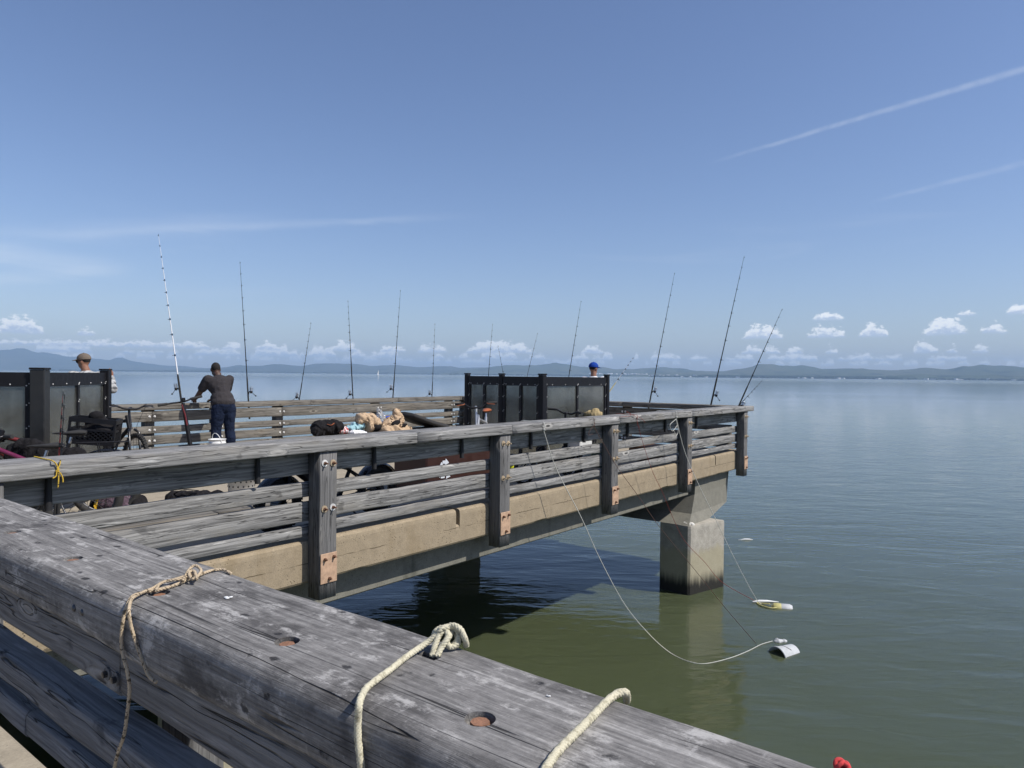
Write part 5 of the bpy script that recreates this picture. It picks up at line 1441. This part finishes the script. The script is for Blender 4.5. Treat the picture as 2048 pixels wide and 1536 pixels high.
# milk crate
cA = wmat(bpy.data.objects['bicycle'])
def crate(label, M, mat, L=0.43, W=0.30, H=0.275):
    t = thing('milk_crate', label, 'crate'); t.location = M.to_translation(); t.rotation_euler = M.to_euler()
    mb = MB(); V = Vector
    for z, h in ((0.02, 0.045), (H-0.025, 0.05), (H*0.55, 0.02)):
        for s in (-1, 1):
            mb.box((0, s*W/2, z), (L, 0.014, h)); mb.box((s*L/2, 0, z), (0.014, W-0.016, h))
    for sx in (-1, 1):
        for sy in (-1, 1): mb.box((sx*(L/2-0.006), sy*(W/2-0.006), H/2), (0.024, 0.024, H), None, 0.004)
    fr = mb.build('rim_and_corners', mat, t)
    mb = MB()
    n = 9
    for s in (-1, 1):
        for k in range(-3, n+1):
            for dr_ in (-1, 1):
                x0 = -L/2+L*k/n; x1 = x0+dr_*0.13; z0, z1 = 0.045, H*0.53
                if dr_ < 0: x0 += 0.13; x1 += 0.13
                a, b = sorted(((x0, z0 if dr_ > 0 else z0), (x1, z1)))
                # clip to the panel
                pa_, pb_ = V((x0, s*W/2, z0)), V((x1, s*W/2, z1))
                def clip(p, q):
                    if abs(p.x) > L/2: 
                        u = ((L/2 if p.x > 0 else -L/2)-p.x)/(q.x-p.x) if q.x != p.x else 0
                        return p.lerp(q, max(0, min(1, u)))
                    return p
                pa2, pb2 = clip(pa_, pb_), clip(pb_, pa_)
                if (pa2-pb2).length > 0.02 and abs(pa2.x) <= L/2+1e-4 and abs(pb2.x) <= L/2+1e-4: mb.bar(pa2, pb2, 0.008, 0.008, (0, 1, 0))
    for s in (-1, 1):
        for k in range(6): mb.box((s*L/2, -W/2+W*(k+.5)/6, H*0.28), (0.010, 0.012, H*0.5))
    mb.box((0, 0, 0.008), (L-0.02, W-0.02, 0.008))
    mb.build('lattice', mat, fr)
    # dark jacket stuffed in
    j = MB(); 
    for k in range(14): j.ell((rs.uniform(-.15, .15), rs.uniform(-.10, .10), rs.uniform(0.06, H+0.02)), (rs.uniform(.06, .12), rs.uniform(.05, .09), rs.uniform(.04, .08)), None, 10, 7)
    baked('stuffed_cloth', j, DARKCL, t, [('REMESH', dict(mode='VOXEL', voxel_size=0.016)), ('SMOOTH', dict(iterations=3))])
    return t
cp_ = deckp(188, 7.55); cp_.z = 0.665
MC = Matrix.Translation(cp_) @ Matrix.Rotation(view_left+math.pi+0.30, 4, 'Z') @ Matrix.Rotation(0.10, 4, 'Y')
crate('black plastic milk crate with lattice sides riding on the bicycle rack', MC, BLK)
# pair of red rods leaning among the bicycles
bp = at_f(110, 925, 5.95)
for (bx_, tx_, lb) in ((112, 126, 'dark red rod of the pair leaning up among the left bicycles, nearer one'), (118, 129, 'slim dark rod of the pair leaning up among the left bicycles, behind the red one')):
    rod(lb, (bx_, 1000), (tx_, 786 if bx_ == 112 else 792), at_f(bx_, 925, 6.0), RED if bx_ == 112 else RODB, 0.2, 1, 0.16, 0.2, 0.008, BLKG, 6, False, 'rods leaning by the bicycles')

# ------------------------------------------------------------------ kick scooter
ps = h_at_z(383, 924, DK); fs_ = 10.6
ps = deckp(384, fs_)
sc = thing('kick_scooter', 'black and red electric kick scooter standing left of the man in the grey shirt', 'scooter', ps)
V = Vector
st0 = at_f(383, 905, fs_); st1 = at_f(366, 806, fs_)
wbuild(MB().tube([st0, st0.lerp(st1, .85), st1], [0.034, 0.028, 0.024], 10), 'stem', BLK, sc)
wbuild(MB().tube([st0.lerp(st1, .55)+cam_r*0.012-fwd_v*0.02, st0.lerp(st1, .75)+cam_r*0.010-fwd_v*.02, st0.lerp(st1, .97)-cam_r*0.01-fwd_v*.02], 0.013, 8), 'red_cable', RED, sc)
hb = wbuild(MB().tube(spline([at_f(318, 811, fs_-.25), at_f(340, 807, fs_-.15), at_f(356, 805, fs_), at_f(372, 802, fs_), at_f(384, 797, fs_+.1), at_f(402, 793, fs_+.2)], 5), 0.013, 8), 'handlebar', BLK, sc)
for a, b in (((316, 811), (334, 808)), ((381, 798), (404, 792.5))):
    wbuild(MB().tube([at_f(a[0], a[1], fs_-.26 if a[0] < 360 else fs_+.1), at_f(b[0], b[1], fs_-.18 if a[0] < 360 else fs_+.2)], 0.02, 8), 'grip', BLKR, hb)
wbuild(MB().box(at_f(366, 800, fs_), (0.06, 0.05, 0.07), None, 0.01), 'display', BLKG, hb)
dn = Vector((math.cos(THETA+0.9), math.sin(THETA+0.9), 0))
fw0 = Vector((st0.x, st0.y, DK+0.11))
wbuild(MB().torus(fw0, 0.085, 0.026, tuple(Vector((-dn.y, dn.x, 0))), 24, 8).cyl(fw0-Vector((-dn.y, dn.x, 0))*.05, fw0+Vector((-dn.y, dn.x, 0))*.05, 0.04, 12), 'wheel', BLKR, sc)
rw0 = fw0+dn*0.95
wbuild(MB().torus(rw0, 0.085, 0.026, tuple(Vector((-dn.y, dn.x, 0))), 24, 8).cyl(rw0-Vector((-dn.y, dn.x, 0))*.05, rw0+Vector((-dn.y, dn.x, 0))*.05, 0.04, 12), 'wheel', BLKR, sc)
wbuild(MB().bar(fw0+dn*0.13+V((0, 0, .04)), fw0+dn*0.80+V((0, 0, .04)), 0.16, 0.05, (0, 0, 1), 0.015).bar(fw0+V((0, 0, .16)), fw0+dn*0.16+V((0, 0, .05)), 0.06, 0.05), 'foot_board', BLK, sc)
wbuild(MB().tube([fw0, fw0+V((0, 0, .12)), st0+V((0, 0, .02))], 0.028, 8), 'front_fork', RED, sc)

# ------------------------------------------------------------------ buckets, bags, bench and other things on the deck
def bucket(label, loc, r0_=0.12, r1=0.145, h=0.36, ribs=(0.27, 0.30, 0.33), handle_ang=0.0, up=True, holes_=False, mat=WHITEP):
    t = thing('bucket', label, 'bucket', loc, 0, 'white buckets')
    prof = [(0.001, 0.004), (r0_, 0.004), (r0_, 0.012)]
    for zr in ribs:
        rr = r0_+(r1-r0_)*zr/h
        prof += [(rr, zr-0.007), (rr+0.008, zr-0.006), (rr+0.008, zr+0.002), (rr+0.001, zr+0.003)]
    prof += [(r1, h-0.008), (r1+0.009, h-0.007), (r1+0.009, h), (r1-0.003, h), (r0_-0.004, 0.012), (0.001, 0.012)]
    bk = MB().lathe(prof, (0, 0, 0), 32).build('pail', mat, t)
    if up is not None:
        a = Vector((math.cos(handle_ang), math.sin(handle_ang), 0)); n_ = Vector((-a.y, a.x, 0))
        pts = [a*(r1+.008)*math.cos(q)+(Vector((0, 0, 1))*math.sin(q)*0.98+n_*0.25*math.sin(q))*r1*1.15+Vector((0, 0, h-.05)) for q in [math.pi*k/12 for k in range(13)]]
        MB().tube(pts, 0.006 if not holes_ else 0.003, 6).build('handle', mat, t)
    if holes_:
        mb = MB()
        for zr in (0.25, 0.30):
            for k in range(16):
                q = 2*math.pi*(k+0.5*(zr > .28))/16; rr = r0_+(r1-r0_)*zr/h+0.0035
                mb.cyl((rr*math.cos(q)*0.985, rr*math.sin(q)*0.985, zr), (rr*math.cos(q), rr*math.sin(q), zr), 0.009, 8)
        mb.build('drain_holes', BLK, bk)
    return t
pb1 = deckp(435, 11.6); bucket('white ribbed bucket with raised handle on the deck beside the leaning man', pb1, 0.112, 0.130, 0.39, (0.27, 0.30, 0.33), THETA+0.9)
pb2 = deckp(484, 7.75); bucket('white bucket with drain holes behind the front railing, left of the fat tyre', pb2, 0.125, 0.145, 0.36, (), THETA+0.3, True, True)
def lump(name, label, cat, loc, blobs, mat, seed, amp=0.02, vox=0.014, rotz=0.0, sc_=9.0, extra=None, group=None, flat=True):
    """soft thing: blobs fused and creased by noise, resting on z=0"""
    t = thing(name, label, cat, loc, rotz, group)
    mb = MB()
    for c, r in blobs: mb.ell(c, r, None, 12, 8)
    def fn(co, nr):
        q = mnoise.fractal(co*sc_+Vector((seed, 0, 0)), 1.0, 2.2, 4)
        rg = 1-abs(mnoise.noise(Vector((co.x*sc_*1.3+seed, co.y*sc_*0.7, co.z*sc_*0.7+co.x*sc_*0.5))))*3.2
        c2 = co+nr*(amp*q+amp*0.9*max(rg, -0.2))
        if flat: c2.z = max(c2.z, 0.001)
        return c2
    baked('fabric', mb, mat, t, [('REMESH', dict(mode='VOXEL', voxel_size=vox)), ('SMOOTH', dict(iterations=3))], fn)
    for f in extra or []: f(t)
    return t
def strap(pts, w_, mat, name='strap'):
    def f(t):
        mb = MB(); P = spline(pts, 6)
        for a, b in zip(P, P[1:]): mb.bar(a, b, w_, 0.006)
        mb.build(name, mat, t)
    return f
YEL = pm('yellow_webbing', (.75, .45, .03), 0.8, 0, 0.2, 60.0, 0.2)
pg = deckp(241, 7.35); ra_ = THETA-math.pi/2
lump('tote_bag', 'purple grey bag with black ends and a yellow strap lying on the deck at left', 'bag', pg, [((x, 0, 0.11), (0.10, 0.13, 0.11)) for x in (-.12, -.04, .04, .10)], PURPLE, 3, 0.012, 0.014, ra_, 9,
     [lambda t: baked('black_end', MB().ell((0.20, 0, 0.10), (0.06, 0.135, 0.105)).ell((-0.22, 0, 0.10), (0.06, 0.14, 0.11)), DARKCL, t, [('REMESH', dict(mode='VOXEL', voxel_size=0.015))]), strap([(-0.16, -0.15, 0.02), (-0.17, -0.145, 0.12), (-0.16, -0.10, 0.22)], 0.03, YEL)])
pg = deckp(395, 7.65)
lump('duffel_bag', 'black nylon duffel bag with grey side pocket on the deck, left of the drain bucket', 'bag', pg, [((x, 0, 0.10), (0.11, 0.14, 0.10)) for x in (-.22, -.12, 0, .10, .2)], DARKCL, 8, 0.016, 0.014, ra_+0.1, 9,
     [lambda t: baked('side_pocket', MB().ell((0.06, -0.12, 0.10), (0.15, 0.04, 0.07)), cloth('charcoal_nylon', (.045, .042, .045), 0.3, 0.5), t, [('REMESH', dict(mode='VOXEL', voxel_size=0.012))]), strap([(-0.25, -0.06, 0.16), (-0.1, -0.12, 0.23), (0.05, -0.1, 0.22)], 0.025, DARKCL)])
CLEAR = pm('clear_plastic', (.78, .80, .82), 0.2, 0, 0.1, 40.0, 0.3, 0.01, trans=0.75)
pg = deckp(155, 6.45)
lump('plastic_bag', 'crumpled clear plastic bag with bread on the deck at far left', 'plastic bag', pg, [((-.1, 0, .04), (.10, .09, .05)), ((.04, .02, .05), (.09, .08, .06)), ((.12, 0, .03), (.06, .05, .04))], CLEAR, 12, 0.02, 0.014, ra_, 14,
     [lambda t: baked('bread', MB().ell((0.03, -0.02, 0.04), (0.06, 0.04, 0.03)), pm('bread_crust', (.55, .30, .12), 0.9), t, [('REMESH', dict(mode='VOXEL', voxel_size=0.01))])])
# squared timber lying on the deck
tb = thing('timber_kerb', 'squared grey brown timber lying on the deck behind the front railing at left', 'timber', (3.0, 6.28, DK))
board('beam', tb, (1.9, 6.28, DK+0.088), (3.52, 6.28, DK+0.088), 0.15, 0.17, W_BACK, 300, 0.012, 0.006)
board('beam', tb, (3.53, 6.29, DK+0.088), (4.2, 6.29, DK+0.088), 0.15, 0.17, W_BACK, 301, 0.012, 0.006)
# bench with clothes
bn0, bn1 = at_f(655, 860, 11.9), at_f(845, 850, 13.1)
by_ = (bn0.y+bn1.y)/2; BZ = 0.43
bench = thing('bench', 'low weathered timber bench heaped with clothes before the far railing', 'bench', ((bn0.x+bn1.x)/2, by_, DK))
for k in range(3):
    board('seat_plank', bench, (bn0.x-0.15, by_-0.17+0.17*k, BZ-0.03), (bn1.x+0.6, by_-0.17+0.17*k, BZ-0.03), 0.155, 0.055, W_BACK, 310+k, 0.008, 0.003)
for xx in (bn0.x+0.15, (bn0.x+bn1.x)/2+0.2, bn1.x+0.3):
    board('leg', bench, (xx, by_, DK), (xx, by_, BZ-0.06), 0.34, 0.14, W_POST, 320, 0.008, 0.003, up=(1, 0, 0))
def onb(px, dy_=0.0): 
    p = on_Y(px, 850, by_+dy_); return Vector((p.x, by_+dy_, BZ+0.001))
lump('backpack', 'black backpack with orange trim lying on the left end of the bench', 'backpack', onb(655, -.05), [((x, 0, 0.12), (0.13, 0.15, 0.125)) for x in (-.15, -.02, .11)]+[((-.24, -.04, .07), (.09, .10, .08)), ((.2, 0, .11), (.08, .13, .1))], DARKCL, 21, 0.02, 0.015, 0.0, 9,
     [strap([(-.12, -.14, .19), (-.05, -.16, .17), (.02, -.15, .2)], 0.016, ORNG), strap([(-.2, -.1, .12), (-.33, -.17, .02), (-.42, -.2, -.10), (-.36, -.2, -.2)], 0.035, DARKCL), strap([(-.15, -.12, .08), (-.22, -.2, -.02), (-.15, -.2, -.22)], 0.03, DARKCL)])
lump('camera_bag', 'small black bag with silver buckle hanging at the left end of the bench', 'bag', Vector((onb(628).x, by_-.22, BZ-0.22)), [((0, 0, .07), (.11, .09, .07)), ((.07, 0, .11), (.07, .08, .06))], DARKCL, 24, 0.02, 0.013, 0.2, 10,
     [strap([(-.05, -.09, .12), (0.02, -.1, .15), (.08, -.08, .16)], 0.02, STEEL, 'buckle')])
lump('printed_cloth', 'red and white printed cloth on the bench beside the backpack', 'cloth', onb(681, -.05), [((-.04, 0, .06), (.09, .10, .07)), ((.05, 0, .05), (.08, .10, .06)), ((0, .02, .10), (.06, .07, .05))], REDWH, 31, 0.022, 0.012, 0, 12)
lump('white_cloth', 'white cloth hanging over the front of the bench', 'cloth', Vector((onb(703).x, by_-.20, BZ-0.10)), [((-.08, .02, .12), (.10, .08, .04)), ((.02, 0, .10), (.10, .06, .05)), ((.10, -.03, .05), (.07, .04, .07))], WHCL, 33, 0.015, 0.012, 0, 12)
lump('teal_towel', 'pale teal towel crumpled on the bench behind the white cloth', 'towel', onb(713, .04), [((-.12, 0, .06), (.08, .09, .06)), ((0, 0, .08), (.10, .10, .09)), ((.08, 0, .10), (.07, .09, .1))], TEALCL, 37, 0.028, 0.012, 0, 13)
lump('tan_fleece', 'tan fleece jacket draped over a dark bag at the middle of the bench', 'jacket', onb(736, .0), [((-.10, 0, .22), (.13, .13, .09)), ((.03, 0, .20), (.13, .14, .11)), ((.15, 0, .15), (.10, .13, .08)), ((-.03, -.05, .10), (.07, .10, .12)), ((-.16, 0, .25), (.08, .1, .07))], TANBL, 41, 0.034, 0.012, 0, 6.5,
     [lambda t: baked('dark_bag', MB().ell((.14, -.04, .07), (.17, .14, .075)), DARKCL, t, [('REMESH', dict(mode='VOXEL', voxel_size=0.015))])])
lump('plastic_bag', 'clear plastic bag standing up on the bench between the two tan jackets', 'plastic bag', onb(762, .10), [((0, 0, .12), (.10, .09, .12)), ((-.03, 0, .26), (.06, .05, .10)), ((.05, 0, .22), (.05, .05, .07)), ((-.06, 0, .33), (.03, .03, .05))], CLEAR, 45, 0.02, 0.013, 0, 14)
lump('blue_pouch', 'bright blue pouch peeking out between the tan jackets', 'pouch', onb(774, .12), [((0, 0, .12), (.12, .08, .12)), ((.03, 0, .20), (.10, .06, .05))], cloth('bright_blue_nylon', (.01, .06, .42), 0.2, 0.4), 47, 0.012, 0.014)
lump('tan_blanket', 'large tan blanket heaped over the front of the bench with a dark lining showing', 'blanket', Vector((onb(778).x, by_-.16, BZ-0.20)), [((-.22, -.02, .16), (.14, .16, .14)), ((-.05, -.04, .19), (.19, .17, .17)), ((.12, -.03, .16), (.17, .15, .14)), ((.22, 0, .14), (.10, .12, .12)), ((.05, .06, .36), (.15, .12, .11)), ((.10, .06, .48), (.08, .08, .11)), ((-.08, .05, .32), (.13, .11, .08))], TANBL, 51, 0.045, 0.013, 0, 5.5,
     [lambda t: baked('dark_lining', MB().ell((-.08, -.10, .34), (.11, .05, .05), Matrix.Rotation(-0.3, 3, 'Y')).ell((.05, -.13, .29), (.12, .05, .03), Matrix.Rotation(-0.25, 3, 'Y')), DARKCL, t, [('REMESH', dict(mode='VOXEL', voxel_size=0.012))])])
# grey topped padded lid, tilted
pl0 = onb(842, 0.0)
pd = thing('padded_lid', 'tilted grey topped black padded cover beside the tan blanket', 'cover', (pl0.x, by_, BZ))
vs = []; fs = []; n = 14
for i in range(n+1):
    u = i/n; x = -0.42+0.95*u; z = 0.27-0.26*u-0.03*math.sin(u*math.pi); hw = 0.30*(0.75+0.25*math.sin(min(u*3, 1)*math.pi/2))*(1 if u < .8 else 1-(u-.8)*1.2)
    for yy, dz_ in ((-hw, -.045), (-hw-.01, 0.0), (-hw+.03, .03), (0, .045), (hw-.03, .03), (hw+.01, 0), (hw, -.045)): vs.append((x, yy, z+dz_))
for i in range(n):
    for k in range(7): k2 = (k+1) % 7; fs.append((i*7+k, i*7+k2, i*7+7+k2, i*7+7+k))
fs += [tuple(range(7)), tuple(range(n*7, n*7+7))]
pdo = MB().add(vs, fs, True).build('pad', BLKR, pd)
vs2 = []; fs2 = []
for i in range(1, n):
    for k, dz_ in ((2, .004), (3, .006), (4, .004)):
        a = vs[i*7+k]; vs2.append((a[0], a[1], a[2]+dz_))
for i in range(n-2):
    for k in range(2): fs2.append((i*3+k, i*3+k+1, i*3+4+k, i*3+3+k))
MB().add(vs2, fs2, True).build('grey_panel', pm('grey_vinyl', (.26, .275, .285), 0.6, 0, 0.2, 12.0, 0.1), pdo)
# brown recycling bin
rbX = on_Y(853, 940, 6.25).x; rbX2 = on_Y(985, 940, 6.25).x
BROWN = pm('dark_brown_plastic', (.040, .015, .011), 0.5, 0, 0.2, 12.0, 0.1)
rb_ = thing('recycling_bin', 'dark brown recycling bin with pale recycling arrows behind the front railing', 'bin', ((rbX+rbX2)/2, 6.55, DK))
wbuild(MB().box(((rbX+rbX2)/2, 6.55, DK+0.31), (rbX2-rbX, 0.6, 0.60), None, 0.02), 'box', BROWN, rb_)
wbuild(MB().box(((rbX+rbX2)/2, 6.55, DK+0.635), (rbX2-rbX+0.04, 0.64, 0.045), None, 0.015), 'lid', BROWN, rb_)
lc = on_Y(889, 940, 6.243); mb = MB(); RECY = pm('pale_print', (.62, .66, .72), 0.6, 0, 0.08, 10.0, 0.0)
def arrow_strip(mb, pts, w_):
    for a, b in zip(pts, pts[1:]):
        d = (Vector(b)-Vector(a)).normalized(); n_ = Vector((-d.y, d.x))
        q = [Vector(a)+n_*w_, Vector(b)+n_*w_, Vector(b)-n_*w_, Vector(a)-n_*w_]
        mb.add([(lc.x+p.x, 6.2445, lc.z+p.y) for p in q]+[(lc.x+p.x, 6.2485, lc.z+p.y) for p in q], [(0, 1, 2, 3), (7, 6, 5, 4), (0, 4, 5, 1), (1, 5, 6, 2), (2, 6, 7, 3), (3, 7, 4, 0)])
for k in range(3):
    an = 2*math.pi*k/3; c_, s_ = math.cos(an), math.sin(an)
    def ro(p): return (p[0]*c_-p[1]*s_, p[0]*s_+p[1]*c_)
    arrow_strip(mb, [ro((-0.075, 0.035)), ro((-0.038, 0.095))], 0.020); arrow_strip(mb, [ro((-0.034, 0.10)), ro((0.03, 0.10))], 0.020)
    tri = [ro(p) for p in ((0.025, 0.145), (0.085, 0.085), (0.005, 0.058))]
    mb.add([(lc.x+p[0], 6.2440, lc.z+p[1]) for p in tri]+[(lc.x+p[0], 6.2483, lc.z+p[1]) for p in tri], [(0, 1, 2), (5, 4, 3), (0, 3, 4, 1), (1, 4, 5, 2), (2, 5, 3, 0)])
wbuild(mb, 'recycling_symbol', RECY, rb_)
# boxes by the right posts
def box_thing(name, label, cat, c, d, mat, lid=None, rz=0.0):
    t = thing(name, label, cat, (c.x, c.y, c.z), rz)
    MB().box((0, 0, d[2]/2), d, None, 0.012).build('box', mat, t)
    MB().box((0, 0, d[2]+0.016), (d[0]+0.02, d[1]+0.02, 0.03), None, 0.008).build('lid', lid or mat, t)
    return t
gr = pm('dark_green_plastic', (.01, .06, .045), 0.5)
p = on_Y(1168, 885, 6.35); box_thing('cooler', 'white foam cooler behind the railing left of the third post', 'cooler', Vector((p.x, 6.45, DK)), (0.44, 0.32, 0.40), WHITEP)
p = on_Y(1196, 888, 6.1); box_thing('tackle_box', 'dark green tackle box behind the railing beside the third post', 'box', Vector((p.x+.05, 6.0, DK)), (0.42, 0.28, 0.33), gr)
p = on_Y(1300, 895, 5.9); box_thing('cardboard_box', 'brown cardboard box behind the railing between the right posts', 'box', Vector((p.x, 5.95, DK)), (0.62, 0.42, 0.22), pm('cardboard', (.20, .11, .06), 0.9))
p = on_Y(1140, 885, 6.0); box_thing('battery_case', 'black case behind the railing slats, left of the white cooler', 'case', Vector((p.x, 6.0, DK)), (0.36, 0.25, 0.30), BLK)
YV = pm('hi_vis_yellow', (.70, .72, .02), 0.8)
p = on_Y(1026, 905, 6.1); lump('yellow_bag', 'small bright yellow bag behind the railing right of the second post', 'bag', Vector((p.x, 6.1, DK)), [((0, 0, .12), (.06, .06, .13)), ((.01, 0, .24), (.03, .04, .08))], YV, 61, 0.012, 0.012)
# woven hat on the ledge behind the pane
hp_ = at_f(1187, 828, 12.15)
lump('straw_bag', 'round tan woven bag against the right pane of the centre wind screen', 'bag', Vector((hp_.x, hp_.y, hp_.z-0.10)), [((0, 0, .09), (.16, .10, .085)), ((.03, 0, .13), (.09, .08, .06))], cloth('woven_straw', (.36, .28, .15), 0.4, 0.7), 71, 0.016, 0.012, THETA-math.pi/2, 10, flat=False)
tbx = thing('side_table', 'small dark table behind the wind screen pane under the woven bag', 'table', (hp_.x+.1, hp_.y+.05, DK))
wbuild(MB().box((hp_.x+.1, hp_.y+.05, hp_.z-0.118), (0.7, 0.42, 0.03), Matrix.Rotation(a1, 3, 'Z')), 'top', BLK, tbx)
for sx in (-.28, .28):
    for sy in (-.15, .15):
        q = Matrix.Rotation(a1, 3, 'Z') @ V((sx, sy, 0)); wbuild(MB().box((hp_.x+.1+q.x, hp_.y+.05+q.y, (DK+hp_.z-0.133)/2), (0.03, 0.03, hp_.z-0.133-DK)), 'leg', BLK, tbx)

# ------------------------------------------------------------------ floating on the water
FLOATW = pm('dirty_white_plastic', (.46, .47, .47), 0.5, 0, 0.25, 14.0, 0.1)
pw = h_at_z(1570, 1304, WZ)
fb = thing('floating_bucket', 'white plastic bucket lying half sunk on its side in the water', 'bucket', (pw.x, pw.y, WZ))
axis = Vector((r0.x*0.86+math.cos(THETA)*0.5, r0.y*0.86+math.sin(THETA)*0.5, 0)).normalized()
Mb = Matrix((Vector((-axis.y, axis.x, 0)), Vector((0, 0, 1)), axis)).transposed()
prof = [(0.150, -0.17), (0.158, -0.168), (0.158, -0.145), (0.148, -0.143), (0.130, 0.17), (0.001, 0.172)]
pail = MB().lathe(prof+[(0.001, 0.165), (0.124, 0.163), (0.143, -0.168), (0.150, -0.17)], (0, 0, -0.055), 32, Mb).build('pail', FLOATW, fb)
MB().tube([Mb @ Vector((0.135*math.cos(a)*1.03, 0.135*math.sin(a)*1.03, 0.03+0.05*math.cos(a*2)))-Vector((0, 0, 0.055)) for a in [R(30)+R(100)*k/10 for k in range(11)]], 0.005, 6).build('handle', BLKR, fb)
pw = h_at_z(1556, 1283, WZ)
lump('foam_float', 'small white foam lump tied beside the floating bucket', 'float', Vector((pw.x, pw.y, WZ-0.03)), [((0, 0, .03), (.07, .05, .035)), ((.07, 0, .03), (.07, .035, .02))], FLOATW, 81, 0.015, 0.012, THETA-1.5, 9, flat=False)
pw = h_at_z(1552, 1213, WZ)
bt = thing('plastic_jug', 'white plastic jug with yellow neck floating with its cord in the water', 'jug', (pw.x, pw.y, WZ), THETA-math.pi/2-0.25)
YP = pm('yellow_plastic', (.60, .54, .22), 0.5)
Mx = Matrix.Rotation(math.pi/2, 3, 'Y')
MB().lathe([(0.001, -0.02), (0.09, 0.0), (0.105, 0.03), (0.105, 0.17), (0.085, 0.21), (0.001, 0.215)], (0.05, 0, -0.05), 20, Mx).build('bottle', FLOATW, bt)
MB().lathe([(0.085, -0.10), (0.108, -0.08), (0.108, 0.03)], (0.05, 0, -0.05), 20, Mx).lathe([(0.028, -0.16), (0.04, -0.14), (0.085, -0.10)], (0.05, 0, -0.05), 16, Mx).build('yellow_neck', YP, bt)
MB().tube(spline([(-.10, .02, .03), (-.20, .06, .015), (-.30, .08, .012), (-.24, -.06, .012), (-.10, -.15, .012), (0.0, -.13, .02)], 6), 0.010, 6).build('cord_loop', YP, bt)
pw = h_at_z(1530, 1205, WZ)
ff = thing('white_stick', 'slim white float lying on the water beside the plastic jug', 'float', (pw.x, pw.y, WZ), THETA-math.pi/2+0.05)
MB().tube([(-.22, 0, .012), (-.10, 0, .022), (.05, 0, .02), (.24, 0, .006)], [.012, .026, .022, .006], 10).build('stick', WHITEP, ff)
pw = h_at_z(1493, 1080, WZ)
fe = thing('floating_feather', 'single white feather floating on the open water right of the column', 'feather', (pw.x, pw.y, WZ), THETA-math.pi/2+0.08)
MB().tube([(-.14, 0, .006), (-.04, .005, .015), (.06, .004, .014), (.16, 0, .004)], [.008, .022, .020, .004], 8).build('vane', WHITEP, fe)
MB().tube([(-.20, 0, .006), (-.12, 0, .01)], .004, 6).build('quill', WHITEP, fe)

pg = deckp(58, 6.75)
lump('pannier_bag', 'black pannier bag hanging low among the bicycles at the left edge', 'bag', Vector((pg.x, pg.y, 0.47)), [((-.08, 0, .14), (.12, .09, .15)), ((.10, 0, .13), (.12, .09, .14)), ((0, 0, .24), (.16, .08, .07))], DARKCL, 91, 0.02, 0.014, view_left, 9, flat=False)
pg = deckp(128, 6.9)
lump('saddle_bundle', 'rolled black bundle strapped behind the saddle, left of the milk crate', 'bundle', Vector((pg.x, pg.y, 0.52)), [((-.10, 0, .08), (.11, .09, .085)), ((.05, 0, .08), (.12, .10, .09)), ((.14, .02, .10), (.08, .08, .07))], DARKCL, 97, 0.02, 0.014, view_left, 9, flat=False)
